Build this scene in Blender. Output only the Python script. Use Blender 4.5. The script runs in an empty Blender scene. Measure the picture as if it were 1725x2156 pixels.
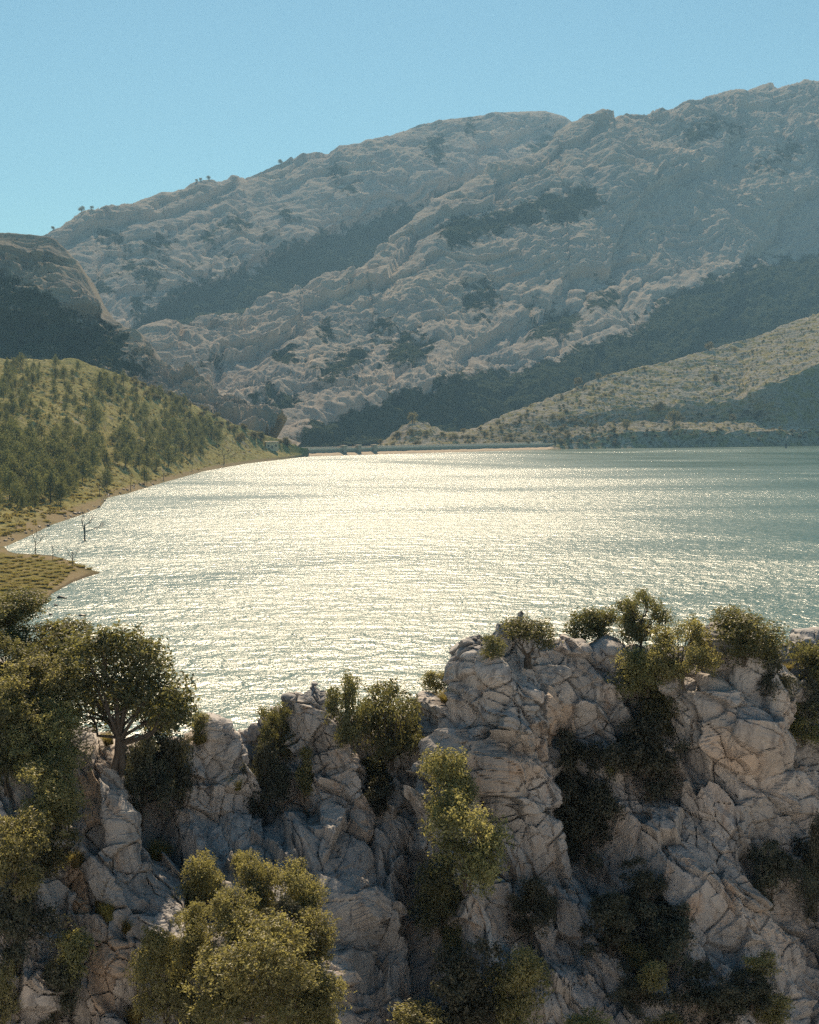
import bpy, math, time
import numpy as np
from mathutils import Vector
T0 = time.time()
SC = bpy.context.scene
COL = SC.collection
rad = math.radians

# ------------------------------------------------------------------ camera
CAMZ = 40.0
FPX = 1078.0 / math.tan(rad(19))          # focal length in photo pixels (frame 1725 x 2156)
PITCH = math.atan2(206.0, FPX)            # horizon lies 206 px above the centre
camd = bpy.data.cameras.new('camera'); cam = bpy.data.objects.new('camera', camd); COL.objects.link(cam)
cam.location = (0, 0, CAMZ); cam.rotation_euler = (rad(90) - PITCH, 0, 0)
camd.sensor_fit = 'VERTICAL'; camd.angle = rad(38); camd.clip_start = 0.5; camd.clip_end = 30000
SC.camera = cam

# ------------------------------------------------------------------ light
SUN_EL, SUN_AZ = rad(42), rad(-2)         # ahead of the camera
world = bpy.data.worlds.new('World'); SC.world = world; world.use_nodes = True
wn = world.node_tree.nodes; wl = world.node_tree.links; wn.clear()
sky = wn.new('ShaderNodeTexSky'); sky.sky_type = 'NISHITA'; sky.sun_disc = False
sky.sun_elevation = SUN_EL; sky.sun_rotation = SUN_AZ
sky.altitude = 600; sky.air_density = 1.0; sky.dust_density = 0.25; sky.ozone_density = 1.6
hs = wn.new('ShaderNodeMix'); hs.data_type = 'RGBA'; hs.blend_type = 'MULTIPLY'; hs.inputs[0].default_value = 1
hs.inputs[7].default_value = (0.66, 0.94, 0.87, 1)
bg = wn.new('ShaderNodeBackground'); bg.inputs[1].default_value = 0.050
wo = wn.new('ShaderNodeOutputWorld')
wl.new(sky.outputs[0], hs.inputs[6]); wl.new(hs.outputs[2], bg.inputs[0]); wl.new(bg.outputs[0], wo.inputs[0])
sund = bpy.data.lights.new('sun', 'SUN'); sund.energy = 5.0; sund.angle = rad(0.53); sund.color = (1.0, 0.80, 0.56)
sun = bpy.data.objects.new('sun', sund); COL.objects.link(sun)
SDIR = Vector((math.sin(SUN_AZ) * math.cos(SUN_EL), math.cos(SUN_AZ) * math.cos(SUN_EL), math.sin(SUN_EL)))
sun.rotation_euler = SDIR.to_track_quat('Z', 'Y').to_euler()
sun.location = (0, 0, 3000)
SC.view_settings.view_transform = 'Standard'; SC.view_settings.look = 'None'
SC.view_settings.exposure = 1.0; SC.view_settings.gamma = 1; SC.view_settings.use_curve_mapping = False
cy = SC.cycles
cy.max_bounces = 5; cy.diffuse_bounces = 2; cy.glossy_bounces = 2; cy.transmission_bounces = 3
cy.volume_bounces = 0; cy.transparent_max_bounces = 8
cy.caustics_reflective = False; cy.caustics_refractive = False
cy.sample_clamp_indirect = 4; cy.use_denoising = False

# ------------------------------------------------------------------ numeric helpers
rng = np.random.default_rng(11)
f32 = np.float32
_perm = rng.permutation(256).astype(np.int32); _perm = np.concatenate([_perm, _perm, _perm])
_g = rng.normal(size=(256, 3)).astype(f32); _g /= np.linalg.norm(_g, axis=1)[:, None]

def perlin(P):
    P = P.astype(f32); I = np.floor(P).astype(np.int32); f = P - I; I &= 255
    u = f * f * f * (f * (f * 6 - 15) + 10)
    out = 0
    for dx in (0, 1):
        wx = u[:, 0] if dx else 1 - u[:, 0]; a = _perm[I[:, 0] + dx]
        for dy in (0, 1):
            wy = u[:, 1] if dy else 1 - u[:, 1]; b = _perm[(a + I[:, 1] + dy) & 511]
            for dz in (0, 1):
                wz = u[:, 2] if dz else 1 - u[:, 2]
                g = _g[_perm[(b + I[:, 2] + dz) & 511]]
                d = g[:, 0] * (f[:, 0] - dx) + g[:, 1] * (f[:, 1] - dy) + g[:, 2] * (f[:, 2] - dz)
                out = out + wx * wy * wz * d
    return out * 1.5

def fbm(P, octs=4, gain=.5, ridged=False):
    o = 0; a = 1.0; s = 0
    for k in range(octs):
        n = perlin(P + 17.3 * k)
        if ridged: n = 1 - 2 * np.abs(n)
        o = o + a * n; s += a; a *= gain; P = P * 2.03
    return o / s

def vor2(A, B, seed=0):
    """jittered-grid cellular noise: F1, F2, id hash 0..1, vector to the cell point"""
    ia = np.floor(A).astype(np.int64); ib = np.floor(B).astype(np.int64)
    F1 = np.full(A.shape, 9., f32); F2 = F1.copy(); hid = np.zeros(A.shape, f32); va = hid.copy(); vb = hid.copy()
    for da in (-1, 0, 1):
        for db in (-1, 0, 1):
            ca, cb = ia + da, ib + db
            h = ((ca * 73856093) ^ (cb * 19349663) ^ (seed * 83492791)) & 0xffffff
            h = (h * 1103515245 + 12345) & 0x7fffffff
            r1 = ((h >> 3) & 0xfff) / 4096.; r2 = ((h >> 15) & 0xfff) / 4096.
            xa = A - (ca + .1 + .8 * r1); xb = B - (cb + .1 + .8 * r2)
            d = np.sqrt(xa * xa + xb * xb).astype(f32)
            m = d < F1
            F2 = np.where(m, F1, np.minimum(F2, d)); F1 = np.where(m, d, F1)
            hid = np.where(m, ((h * 7) & 0x3fff) / 16384., hid); va = np.where(m, xa, va); vb = np.where(m, xb, vb)
    return F1, F2, hid, va, vb

def sstep(a, b, x):
    t = np.clip((x - a) / (b - a), 0, 1); return t * t * (3 - 2 * t)

def raydir(px, py):
    px = np.asarray(px, float); py = np.asarray(py, float)
    a = (px - 862.5) / FPX; b = (1078. - py) / FPX; c, s = math.cos(PITCH), math.sin(PITCH)
    return np.stack([a, c + b * s, -s + b * c], -1)

def PT(px, py, Y):
    d = raydir(px, py); k = np.asarray(Y) / d[..., 1]
    return d * k[..., None] + np.array([0, 0, CAMZ])

def GZ(px, py, z=0.):
    d = raydir(px, py); k = (z - CAMZ) / d[..., 2]
    return d * k[..., None] + np.array([0, 0, CAMZ])

def proj(V):
    c, s = math.cos(PITCH), math.sin(PITCH)
    d = V - np.array([0, 0, CAMZ]); dep = d[..., 1] * c - d[..., 2] * s; up = d[..., 1] * s + d[..., 2] * c
    return 862.5 + FPX * d[..., 0] / dep, 1078 - FPX * up / dep

def poly_sd(px, py, poly):
    """signed distance in pixels, positive inside"""
    poly = np.asarray(poly, float); n = len(poly); ins = np.zeros(px.shape, bool); dm = np.full(px.shape, 1e9)
    for i in range(n):
        x0, y0 = poly[i]; x1, y1 = poly[(i + 1) % n]
        ex, ey = x1 - x0, y1 - y0; t = np.clip(((px - x0) * ex + (py - y0) * ey) / (ex * ex + ey * ey + 1e-9), 0, 1)
        dm = np.minimum(dm, (px - x0 - t * ex) ** 2 + (py - y0 - t * ey) ** 2)
        if y0 != y1:
            c = ((y0 > py) != (y1 > py)) & (px < (x1 - x0) * (py - y0) / (y1 - y0) + x0); ins ^= c
    d = np.sqrt(dm); return np.where(ins, d, -d)

def line_d(px, py, pl):
    pl = np.asarray(pl, float); dm = np.full(px.shape, 1e9); sd = np.zeros(px.shape)
    for (x0, y0), (x1, y1) in zip(pl[:-1], pl[1:]):
        ex, ey = x1 - x0, y1 - y0; t = np.clip(((px - x0) * ex + (py - y0) * ey) / (ex * ex + ey * ey), 0, 1)
        qx, qy = px - x0 - t * ex, py - y0 - t * ey; d = qx * qx + qy * qy; m = d < dm
        dm = np.where(m, d, dm); sd = np.where(m, np.sign(ex * qy - ey * qx), sd)
    return np.sqrt(dm), sd

# ------------------------------------------------------------------ object helpers
def mesh_np(name, V, faces, mat=None, smooth=True, attrs=None):
    me = bpy.data.meshes.new(name); V = np.ascontiguousarray(V, f32).reshape(-1, 3)
    if not isinstance(faces, (list, tuple)): faces = [faces]
    faces = [np.asarray(f, np.int32) for f in faces if len(f)]
    idx = np.concatenate([f.ravel() for f in faces]); tot = np.concatenate([np.full(len(f), f.shape[1], np.int32) for f in faces])
    st = np.concatenate([[0], np.cumsum(tot)[:-1]]).astype(np.int32)
    me.vertices.add(len(V)); me.vertices.foreach_set('co', V.ravel())
    me.loops.add(len(idx)); me.loops.foreach_set('vertex_index', idx)
    me.polygons.add(len(tot)); me.polygons.foreach_set('loop_start', st)
    me.polygons.foreach_set('use_smooth', np.full(len(tot), smooth))
    me.update(calc_edges=True)
    for k, v in (attrs or {}).items():
        at = me.attributes.new(k, 'FLOAT', 'POINT'); at.data.foreach_set('value', np.ascontiguousarray(v, f32))
    if mat: me.materials.append(mat)
    return me

def link(name, me, parent=None, kind=None, label=None, cat=None, group=None):
    o = bpy.data.objects.new(name, me); COL.objects.link(o)
    if parent is not None: o.parent = parent
    if kind: o['kind'] = kind
    if label: o['label'] = label
    if cat: o['category'] = cat
    if group: o['group'] = group
    return o

def thing(name, loc, label, cat, group=None, scale=None, rz=0):
    o = link(name, None, label=label, cat=cat, group=group); o.location = loc; o.rotation_euler[2] = rz
    if scale is not None: o.scale = scale
    return o

def grid_faces(nu, nv):
    i = np.arange(nu * nv).reshape(nv, nu)
    return np.stack([i[:-1, :-1], i[:-1, 1:], i[1:, 1:], i[1:, :-1]], -1).reshape(-1, 4)

def grid_normals(G):
    du = np.gradient(G, axis=1); dv = np.gradient(G, axis=0); n = np.cross(du, dv)
    return n / (np.linalg.norm(n, axis=2)[..., None] + 1e-9)

def box_mesh(name, x0, x1, y0, y1, z0, z1, mat, extra=()):
    V = []; Fc = []
    for (a, b, c, d, e, f) in [(x0, x1, y0, y1, z0, z1), *extra]:
        n = len(V); V += [(a, c, e), (b, c, e), (b, d, e), (a, d, e), (a, c, f), (b, c, f), (b, d, f), (a, d, f)]
        Fc += [[n + k for k in q] for q in ((3, 2, 1, 0), (4, 5, 6, 7), (0, 1, 5, 4), (1, 2, 6, 5), (2, 3, 7, 6), (3, 0, 4, 7))]
    return mesh_np(name, np.array(V, float), np.array(Fc), mat, smooth=False)

# ------------------------------------------------------------------ materials
def new_mat(name):
    m = bpy.data.materials.new(name); m.use_nodes = True; nt = m.node_tree; nt.nodes.clear()
    out = nt.nodes.new('ShaderNodeOutputMaterial')
    def N(t, **kw):
        n = nt.nodes.new(t)
        for k, v in kw.items():
            if k.startswith('i_'):
                key = k[2:]; n.inputs[int(key) if key.isdigit() else key.replace('_', ' ')].default_value = v
            else: setattr(n, k, v)
        return n
    return m, N, nt.links.new, out

def ramp(N, L, src, stops):
    r = N('ShaderNodeValToRGB'); e = r.color_ramp.elements
    while len(e) < len(stops): e.new(.5)
    for k, (p, c) in enumerate(stops):
        e[k].position = p; e[k].color = (*c, 1) if len(c) == 3 else c
    L(src, r.inputs[0]); return r.outputs[0]

def mixc(N, L, f, a, b, mode='MIX'):
    m = N('ShaderNodeMix', data_type='RGBA', blend_type=mode)
    for s, k in ((f, 0), (a, 6), (b, 7)):
        if isinstance(s, (int, float)): m.inputs[k].default_value = s
        elif isinstance(s, tuple): m.inputs[k].default_value = (*s, 1)
        else: L(s, m.inputs[k])
    return m.outputs[2]

def noise(N, L, vec, scale, det=4, rough=.55, dist=0, stretch=None):
    if stretch is not None:
        mp = N('ShaderNodeMapping'); mp.inputs['Scale'].default_value = stretch[:3]
        if len(stretch) > 3: mp.inputs['Rotation'].default_value = stretch[3]
        L(vec, mp.inputs[0]); vec = mp.outputs[0]
    n = N('ShaderNodeTexNoise'); n.inputs['Scale'].default_value = scale; n.inputs['Detail'].default_value = det
    n.inputs['Roughness'].default_value = rough; n.inputs['Distortion'].default_value = dist
    L(vec, n.inputs['Vector']); return n.outputs['Fac']

def math_n(N, L, op, a, b=None, clamp=False):
    m = N('ShaderNodeMath', operation=op, use_clamp=clamp)
    for s, k in ((a, 0), (b, 1)):
        if s is None: continue
        if isinstance(s, (int, float)): m.inputs[k].default_value = s
        else: L(s, m.inputs[k])
    return m.outputs[0]

def mat_mountain(name, rock_a, rock_b, scrub_a, scrub_b, s):
    """far limestone: two rock tones, scrub growing in the hollows, its colour also painting shade (attribute woods), fine relief. s = metres of the finest patch"""
    m, N, L, out = new_mat(name); g = N('ShaderNodeNewGeometry').outputs['Position']
    at = N('ShaderNodeAttribute', attribute_name='woods_shade').outputs['Fac']
    at2 = N('ShaderNodeAttribute', attribute_name='tone').outputs['Fac']
    n1 = noise(N, L, g, 1 / (s * 12), 6, .6); n2 = noise(N, L, g, 1 / s, 5, .65); n3 = noise(N, L, g, 1 / (s * 4), 5, .6, 0, (1, 1, .35))
    rock = mixc(N, L, ramp(N, L, n1, [(.35, (0, 0, 0)), (.65, (1, 1, 1))]), rock_a, rock_b)
    rock = mixc(N, L, .55, rock, ramp(N, L, n3, [(.3, (.35, .34, .33)), (.62, (.5, .48, .46)), (.8, (.62, .55, .46))]), 'OVERLAY')
    vo = N('ShaderNodeTexVoronoi'); vo.inputs['Scale'].default_value = 1 / (s * 1.1); L(g, vo.inputs['Vector']); cd = vo.outputs['Distance']
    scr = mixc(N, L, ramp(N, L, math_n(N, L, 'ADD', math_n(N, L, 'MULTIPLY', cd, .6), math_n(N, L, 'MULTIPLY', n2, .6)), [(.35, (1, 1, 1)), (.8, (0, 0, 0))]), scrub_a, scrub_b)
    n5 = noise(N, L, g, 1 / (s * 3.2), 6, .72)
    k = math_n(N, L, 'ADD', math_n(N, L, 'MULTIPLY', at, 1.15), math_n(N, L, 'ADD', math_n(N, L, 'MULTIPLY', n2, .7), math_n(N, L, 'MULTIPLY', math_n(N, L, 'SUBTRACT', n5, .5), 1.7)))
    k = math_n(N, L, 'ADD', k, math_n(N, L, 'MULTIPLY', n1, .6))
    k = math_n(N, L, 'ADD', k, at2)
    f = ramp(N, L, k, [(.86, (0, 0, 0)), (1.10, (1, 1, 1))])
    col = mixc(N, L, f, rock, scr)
    b = N('ShaderNodeBsdfDiffuse', i_Roughness=.5); L(col, b.inputs[0])
    bp = N('ShaderNodeBump', i_Strength=.6, i_Distance=s * .45); L(math_n(N, L, 'ADD', math_n(N, L, 'ADD', n2, math_n(N, L, 'MULTIPLY', n3, 1.2)), math_n(N, L, 'MULTIPLY', math_n(N, L, 'MULTIPLY', f, cd), -2.2)), bp.inputs['Height']); L(bp.outputs[0], b.inputs['Normal'])
    L(b.outputs[0], out.inputs[0]); return m

def mat_slope(name, grass_a, grass_b, rock, s, shore=2.0, rockiness=.55):
    """dry grass hillside with stony patches and a bare tan strip along the water"""
    m, N, L, out = new_mat(name); gn = N('ShaderNodeNewGeometry'); g = gn.outputs['Position']
    at = N('ShaderNodeAttribute', attribute_name='woods_shade').outputs['Fac']
    n1 = noise(N, L, g, 1 / (s * 14), 5, .6); n2 = noise(N, L, g, 1 / s, 4, .65); n3 = noise(N, L, g, 1 / (s * 4), 5, .6, .4)
    col = mixc(N, L, ramp(N, L, n1, [(.3, (0, 0, 0)), (.68, (1, 1, 1))]), grass_a, grass_b)
    col = mixc(N, L, ramp(N, L, n3, [(rockiness, (0, 0, 0)), (rockiness + .1, (1, 1, 1))]), col, rock)
    col = mixc(N, L, ramp(N, L, n2, [(.36, (.8, .8, .8)), (.52, (0, 0, 0))]), col, (.05, .055, .02))
    col = mixc(N, L, at, col, mixc(N, L, n2, (.03, .04, .02), (.16, .15, .12)))
    sx = N('ShaderNodeSeparateXYZ'); L(g, sx.inputs[0])
    zz = math_n(N, L, 'ADD', sx.outputs[2], math_n(N, L, 'MULTIPLY', math_n(N, L, 'SUBTRACT', n3, .5), -shore * 1.2))
    sand = mixc(N, L, n2, (.30, .225, .13), (.42, .33, .20))
    rp = ramp(N, L, math_n(N, L, 'MULTIPLY', zz, .5 / shore), [(.35, (1, 1, 1)), (.55, (0, 0, 0))])
    sand = mixc(N, L, ramp(N, L, math_n(N, L, 'ADD', sx.outputs[2], math_n(N, L, 'MULTIPLY', n2, .5 * shore)), [(.32 * min(1., shore), (.9, .9, .9)), (.5 * min(1., shore), (0, 0, 0))]), sand, (.15, .115, .075))
    sand = mixc(N, L, ramp(N, L, n1, [(.5, (0, 0, 0)), (.62, (.6, .6, .6))]), sand, (.26, .22, .11))
    col = mixc(N, L, rp, col, sand)
    b = N('ShaderNodeBsdfDiffuse', i_Roughness=.6); L(col, b.inputs[0])
    bp = N('ShaderNodeBump', i_Strength=.8, i_Distance=s * .35); L(n2, bp.inputs['Height']); L(bp.outputs[0], b.inputs['Normal'])
    L(b.outputs[0], out.inputs[0]); return m

def mat_crag():
    m, N, L, out = new_mat('crag_limestone'); g = N('ShaderNodeNewGeometry').outputs['Position']
    oi = N('ShaderNodeObjectInfo').outputs['Random']
    dep = N('ShaderNodeAttribute', attribute_name='tone').outputs['Fac']
    n1 = noise(N, L, g, .45, 5, .6); n2 = noise(N, L, g, 3.0, 7, .68); n3 = noise(N, L, g, 11., 5, .65)
    st = noise(N, L, g, 2.4, 5, .65, .6, (1.0, 1.0, .16, (0, rad(20), 0)))
    col = ramp(N, L, n1, [(.28, (.28, .275, .28)), (.5, (.35, .335, .325)), (.72, (.41, .37, .34))])
    warm = mixc(N, L, dep, col, (.40, .29, .20))
    tint = N('ShaderNodeHueSaturation'); L(warm, tint.inputs['Color']); L(math_n(N, L, 'ADD', math_n(N, L, 'MULTIPLY', oi, .36), .84), tint.inputs['Value'])
    L(math_n(N, L, 'ADD', math_n(N, L, 'MULTIPLY', oi, .6), .72), tint.inputs['Saturation'])
    col = mixc(N, L, ramp(N, L, st, [(.30, (.8, .8, .8)), (.48, (0, 0, 0))]), tint.outputs[0], (.10, .098, .105))
    col = mixc(N, L, ramp(N, L, n2, [(.60, (0, 0, 0)), (.74, (.75, .75, .75))]), col, (.56, .52, .47))
    col = mixc(N, L, ramp(N, L, n2, [(.26, (.6, .6, .6)), (.38, (0, 0, 0))]), col, (.12, .115, .11))
    n4 = noise(N, L, g, 1.1, 6, .7); n6 = noise(N, L, g, .8, 5, .65, .5, (1, 1, .5)); col = mixc(N, L, ramp(N, L, n6, [(.58, (0, 0, 0)), (.70, (.55, .55, .55))]), col, (.36, .235, .15))
    col = mixc(N, L, ramp(N, L, n4, [(.62, (0, 0, 0)), (.74, (.4, .4, .4))]), col, (.19, .18, .14))
    b = N('ShaderNodeBsdfPrincipled', i_Roughness=.88); b.inputs['Specular IOR Level'].default_value = .25; L(col, b.inputs['Base Color'])
    h = math_n(N, L, 'ADD', math_n(N, L, 'MULTIPLY', n2, 1.0), math_n(N, L, 'ADD', math_n(N, L, 'MULTIPLY', n3, .35), math_n(N, L, 'MULTIPLY', st, .5)))
    bp = N('ShaderNodeBump', i_Strength=.7, i_Distance=.09); L(h, bp.inputs['Height']); L(bp.outputs[0], b.inputs['Normal'])
    L(b.outputs[0], out.inputs[0]); return m

def mat_leaf(name, dark, light, trans, tw=.42, gloss=.05):
    m, N, L, out = new_mat(name)
    at = N('ShaderNodeAttribute', attribute_name='tone').outputs['Fac']; oi = N('ShaderNodeObjectInfo').outputs['Random']
    col = mixc(N, L, at, dark, light)
    hv = N('ShaderNodeHueSaturation'); L(col, hv.inputs['Color'])
    L(math_n(N, L, 'ADD', math_n(N, L, 'MULTIPLY', oi, .05), .475), hv.inputs['Hue']); L(math_n(N, L, 'ADD', math_n(N, L, 'MULTIPLY', oi, .5), .75), hv.inputs['Value'])
    d = N('ShaderNodeBsdfDiffuse'); L(hv.outputs[0], d.inputs[0])
    t = N('ShaderNodeBsdfTranslucent'); L(mixc(N, L, at, tuple(.55 * c for c in trans), trans), t.inputs[0])
    gl = N('ShaderNodeBsdfGlossy', i_Roughness=.5); gl.inputs[0].default_value = (.7, .7, .66, 1)
    a = N('ShaderNodeMixShader'); a.inputs[0].default_value = tw; L(d.outputs[0], a.inputs[1]); L(t.outputs[0], a.inputs[2])
    b = N('ShaderNodeMixShader'); b.inputs[0].default_value = gloss; L(a.outputs[0], b.inputs[1]); L(gl.outputs[0], b.inputs[2])
    L(b.outputs[0], out.inputs[0]); return m

def mat_simple(name, a, b, scale, rough=.85, bump=.3, dist=.05):
    m, N, L, out = new_mat(name); g = N('ShaderNodeTexCoord').outputs['Object']
    n = noise(N, L, g, scale, 5, .6)
    p = N('ShaderNodeBsdfPrincipled', i_Roughness=rough); L(mixc(N, L, n, a, b), p.inputs['Base Color'])
    bp = N('ShaderNodeBump', i_Strength=bump, i_Distance=dist); L(n, bp.inputs['Height']); L(bp.outputs[0], p.inputs['Normal'])
    L(p.outputs[0], out.inputs[0]); return m

def mat_water():
    m, N, L, out = new_mat('lake_water'); g = N('ShaderNodeNewGeometry').outputs['Position']
    big = noise(N, L, g, .0065, 3, .5, 1.2, (.5, .9, 1, (0, 0, rad(14)))); mid = noise(N, L, g, .026, 4, .6, .8, (.4, .8, 1, (0, 0, rad(-9))))
    wind = ramp(N, L, math_n(N, L, 'ADD', math_n(N, L, 'MULTIPLY', big, .6), math_n(N, L, 'MULTIPLY', mid, .4)), [(.34, (0, 0, 0)), (.62, (1, 1, 1))])
    # sheltered water in the lee of the headland (calmer, so it mirrors the hills)
    sx = N('ShaderNodeSeparateXYZ'); L(g, sx.inputs[0])
    lee = math_n(N, L, 'SUBTRACT', math_n(N, L, 'MULTIPLY', sx.outputs[0], .0055), math_n(N, L, 'MULTIPLY', math_n(N, L, 'SUBTRACT', 1500., sx.outputs[1]), .00060))
    lee = math_n(N, L, 'ADD', lee, math_n(N, L, 'MULTIPLY', math_n(N, L, 'SUBTRACT', mid, .5), 1.2))
    lee = ramp(N, L, lee, [(.05, (0, 0, 0)), (1.0, (1, 1, 1))])
    p = N('ShaderNodeBsdfPrincipled'); p.inputs['IOR'].default_value = 1.333
    L(mixc(N, L, wind, (.028, .080, .066), (.038, .09, .072)), p.inputs['Base Color'])
    r = math_n(N, L, 'ADD', math_n(N, L, 'MULTIPLY', wind, .11), .235)
    r = math_n(N, L, 'SUBTRACT', r, math_n(N, L, 'MULTIPLY', lee, .10)); L(r, p.inputs['Roughness'])
    w1 = noise(N, L, g, .36, 3, .55, .3, (.8, .75, 1)); w2 = noise(N, L, g, 1.3, 3, .6, .2); w3 = noise(N, L, g, .11, 2, .5, 0, (.6, 1, 1))
    h = math_n(N, L, 'ADD', math_n(N, L, 'MULTIPLY', w1, 1.5), math_n(N, L, 'ADD', math_n(N, L, 'MULTIPLY', w2, .42), math_n(N, L, 'MULTIPLY', w3, 2.2)))
    bp = N('ShaderNodeBump', i_Distance=1.15); L(h, bp.inputs['Height'])
    st = math_n(N, L, 'ADD', math_n(N, L, 'MULTIPLY', wind, .36), .32); st = math_n(N, L, 'SUBTRACT', st, math_n(N, L, 'MULTIPLY', lee, .17)); L(st, bp.inputs['Strength'])
    L(bp.outputs[0], p.inputs['Normal']); L(p.outputs[0], out.inputs[0]); return m

M_FAR = mat_mountain('far_limestone', (.38, .345, .31), (.49, .42, .345), (.030, .042, .026), (.06, .07, .04), 9)
M_MID = mat_mountain('near_limestone', (.29, .26, .235), (.36, .31, .26), (.030, .042, .026), (.07, .075, .04), 6)
M_HILL = mat_mountain('hill_limestone', (.30, .275, .245), (.39, .335, .265), (.030, .042, .026), (.06, .068, .036), 4)
M_SLOPE = mat_slope('dry_grass_slope', (.30, .275, .105), (.48, .40, .175), (.44, .375, .275), 2.2, 2.2, .58)
M_HEAD = mat_slope('stony_headland', (.36, .30, .135), (.50, .40, .20), (.47, .41, .33), 3.0, 1.0, .43)
M_SPIT = mat_slope('grassy_spit', (.20, .18, .06), (.34, .27, .11), (.36, .28, .17), 1.2, .35, .58)
M_CRAG = mat_crag()
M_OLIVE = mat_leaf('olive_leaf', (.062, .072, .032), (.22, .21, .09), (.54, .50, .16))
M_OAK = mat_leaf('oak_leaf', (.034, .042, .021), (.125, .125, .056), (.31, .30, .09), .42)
M_SHADED_LEAF = mat_leaf('shaded_evergreen_leaf', (.028, .032, .026), (.075, .08, .05), (.11, .11, .05), .34)  # near-black leaf colour paints in the shade on evergreen foliage
M_PINE = mat_leaf('pine_needle', (.05, .07, .036), (.135, .15, .066), (.24, .25, .085), .38, .02)
M_SCRUB = mat_leaf('scrub_leaf', (.06, .062, .036), (.19, .17, .09), (.28, .25, .10), .34, .02)
M_GRASS = mat_leaf('dry_grass', (.12, .105, .035), (.32, .27, .10), (.40, .34, .10), .45, .02)
M_TUSS = mat_leaf('tussock_grass', (.075, .072, .025), (.34, .285, .105), (.42, .36, .10), .42, .02)
M_TWIG = mat_leaf('bare_twig', (.15, .12, .10), (.26, .21, .17), (.15, .12, .1), .2, .0)
M_BARK = mat_simple('bark', (.035, .028, .022), (.10, .085, .07), 9, .9, .6)
M_PALE_BARK = mat_simple('pale_bark', (.16, .135, .11), (.30, .26, .22), 5, .9, .5)
M_STONE = mat_simple('dam_stone', (.50, .41, .30), (.60, .50, .38), .25, .9, .4, .3)
M_APRON = mat_simple('tan_rockfill', (.26, .20, .135), (.40, .31, .21), .5, .95, .6, .3)
M_PARA = mat_simple('parapet_stone', (.70, .60, .46), (.80, .70, .55), .4, .9, .3)  # extra pale: colour stands in for glitter light bounced off the lake
M_PLASTER = mat_simple('house_plaster', (.62, .53, .38), (.72, .62, .47), .8, .9, .3)
M_ROOF = mat_simple('roof_slab', (.55, .47, .36), (.65, .57, .45), .7, .9, .3)
M_DOOR = mat_simple('dark_timber', (.05, .04, .03), (.10, .08, .06), 4, .7, .3)
M_GLASS = mat_simple('dark_pane', (.02, .025, .03), (.04, .045, .05), 2, .15, .0)
M_WETROCK = mat_simple('wet_stone', (.03, .028, .026), (.09, .08, .07), 2.5, .6, .8)
M_BOUNCE_SCREE = mat_simple('bounce_scree', (.42, .415, .415), (.54, .53, .53), .35, .95, .6, .3)  # kept pale so the unseen near slope bounces sun onto the crag
M_SOIL = mat_simple('bare_soil', (.10, .085, .06), (.20, .165, .11), .2, .95, .6, .3)
M_ASPHALT = mat_simple('road_asphalt', (.10, .095, .09), (.16, .15, .14), .3, .9, .2)

# ------------------------------------------------------------------ sheets of terrain
class Sheet: pass

def crv(pts):
    a = np.array(pts, float); return lambda x: np.interp(x, a[:, 0], a[:, 1])

def row_py(px, py, Y): return PT(px, py, Y)
def row_z(px, z, Y):
    Y = np.broadcast_to(Y, px.shape); d = raydir(px, np.full(px.shape, 872.)); X = d[:, 0] / d[:, 1] * Y
    return np.stack([X, Y, np.broadcast_to(z, px.shape)], -1)

def make_sheet(px, rows, counts, smooth=3):
    G = []
    for k, n in enumerate(counts):
        t = np.arange(n)[:, None, None] / n; G.append(rows[k][None] * (1 - t) + rows[k + 1][None] * t)
    G.append(rows[-1][None]); G = np.concatenate(G, 0)
    for _ in range(smooth):
        H = G.copy(); H[1:-1] = (G[:-2] + 2 * G[1:-1] + G[2:]) / 4; G = H
    return G

def smooth_n(N_, it):
    for _ in range(it):
        N_[1:-1] = (N_[:-2] + 2 * N_[1:-1] + N_[2:]) / 4; N_[:, 1:-1] = (N_[:, :-2] + 2 * N_[:, 1:-1] + N_[:, 2:]) / 4
    return N_ / np.linalg.norm(N_, axis=2)[..., None]

SHEETS = {}
def finish(name, G, mat, attrs, px, label_kind='structure'):
    nv, nu = G.shape[:2]
    me = mesh_np(name, G.reshape(-1, 3), grid_faces(nu, nv), mat, True, attrs)
    o = link(name, me, kind=label_kind)
    s = Sheet(); s.G = G; s.px = px; s.pp = proj(G); SHEETS[name] = s
    return o

def hit(name, x, y):
    """first point of the sheet (from its foot upward) seen at photo pixel x, y"""
    s = SHEETS[name]; j = int(np.argmin(np.abs(s.px - x)))
    col = s.pp[1][:, j]; w = np.nonzero(col <= y)[0]
    if len(w) == 0:
        i = int(np.argmin(col)); return s.G[i, j].copy(), False
    i = w[0]
    if i == 0: return s.G[0, j].copy(), True
    t = (col[i - 1] - y) / (col[i - 1] - col[i] + 1e-9); return s.G[i - 1, j] * (1 - t) + s.G[i, j] * t, True

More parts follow.
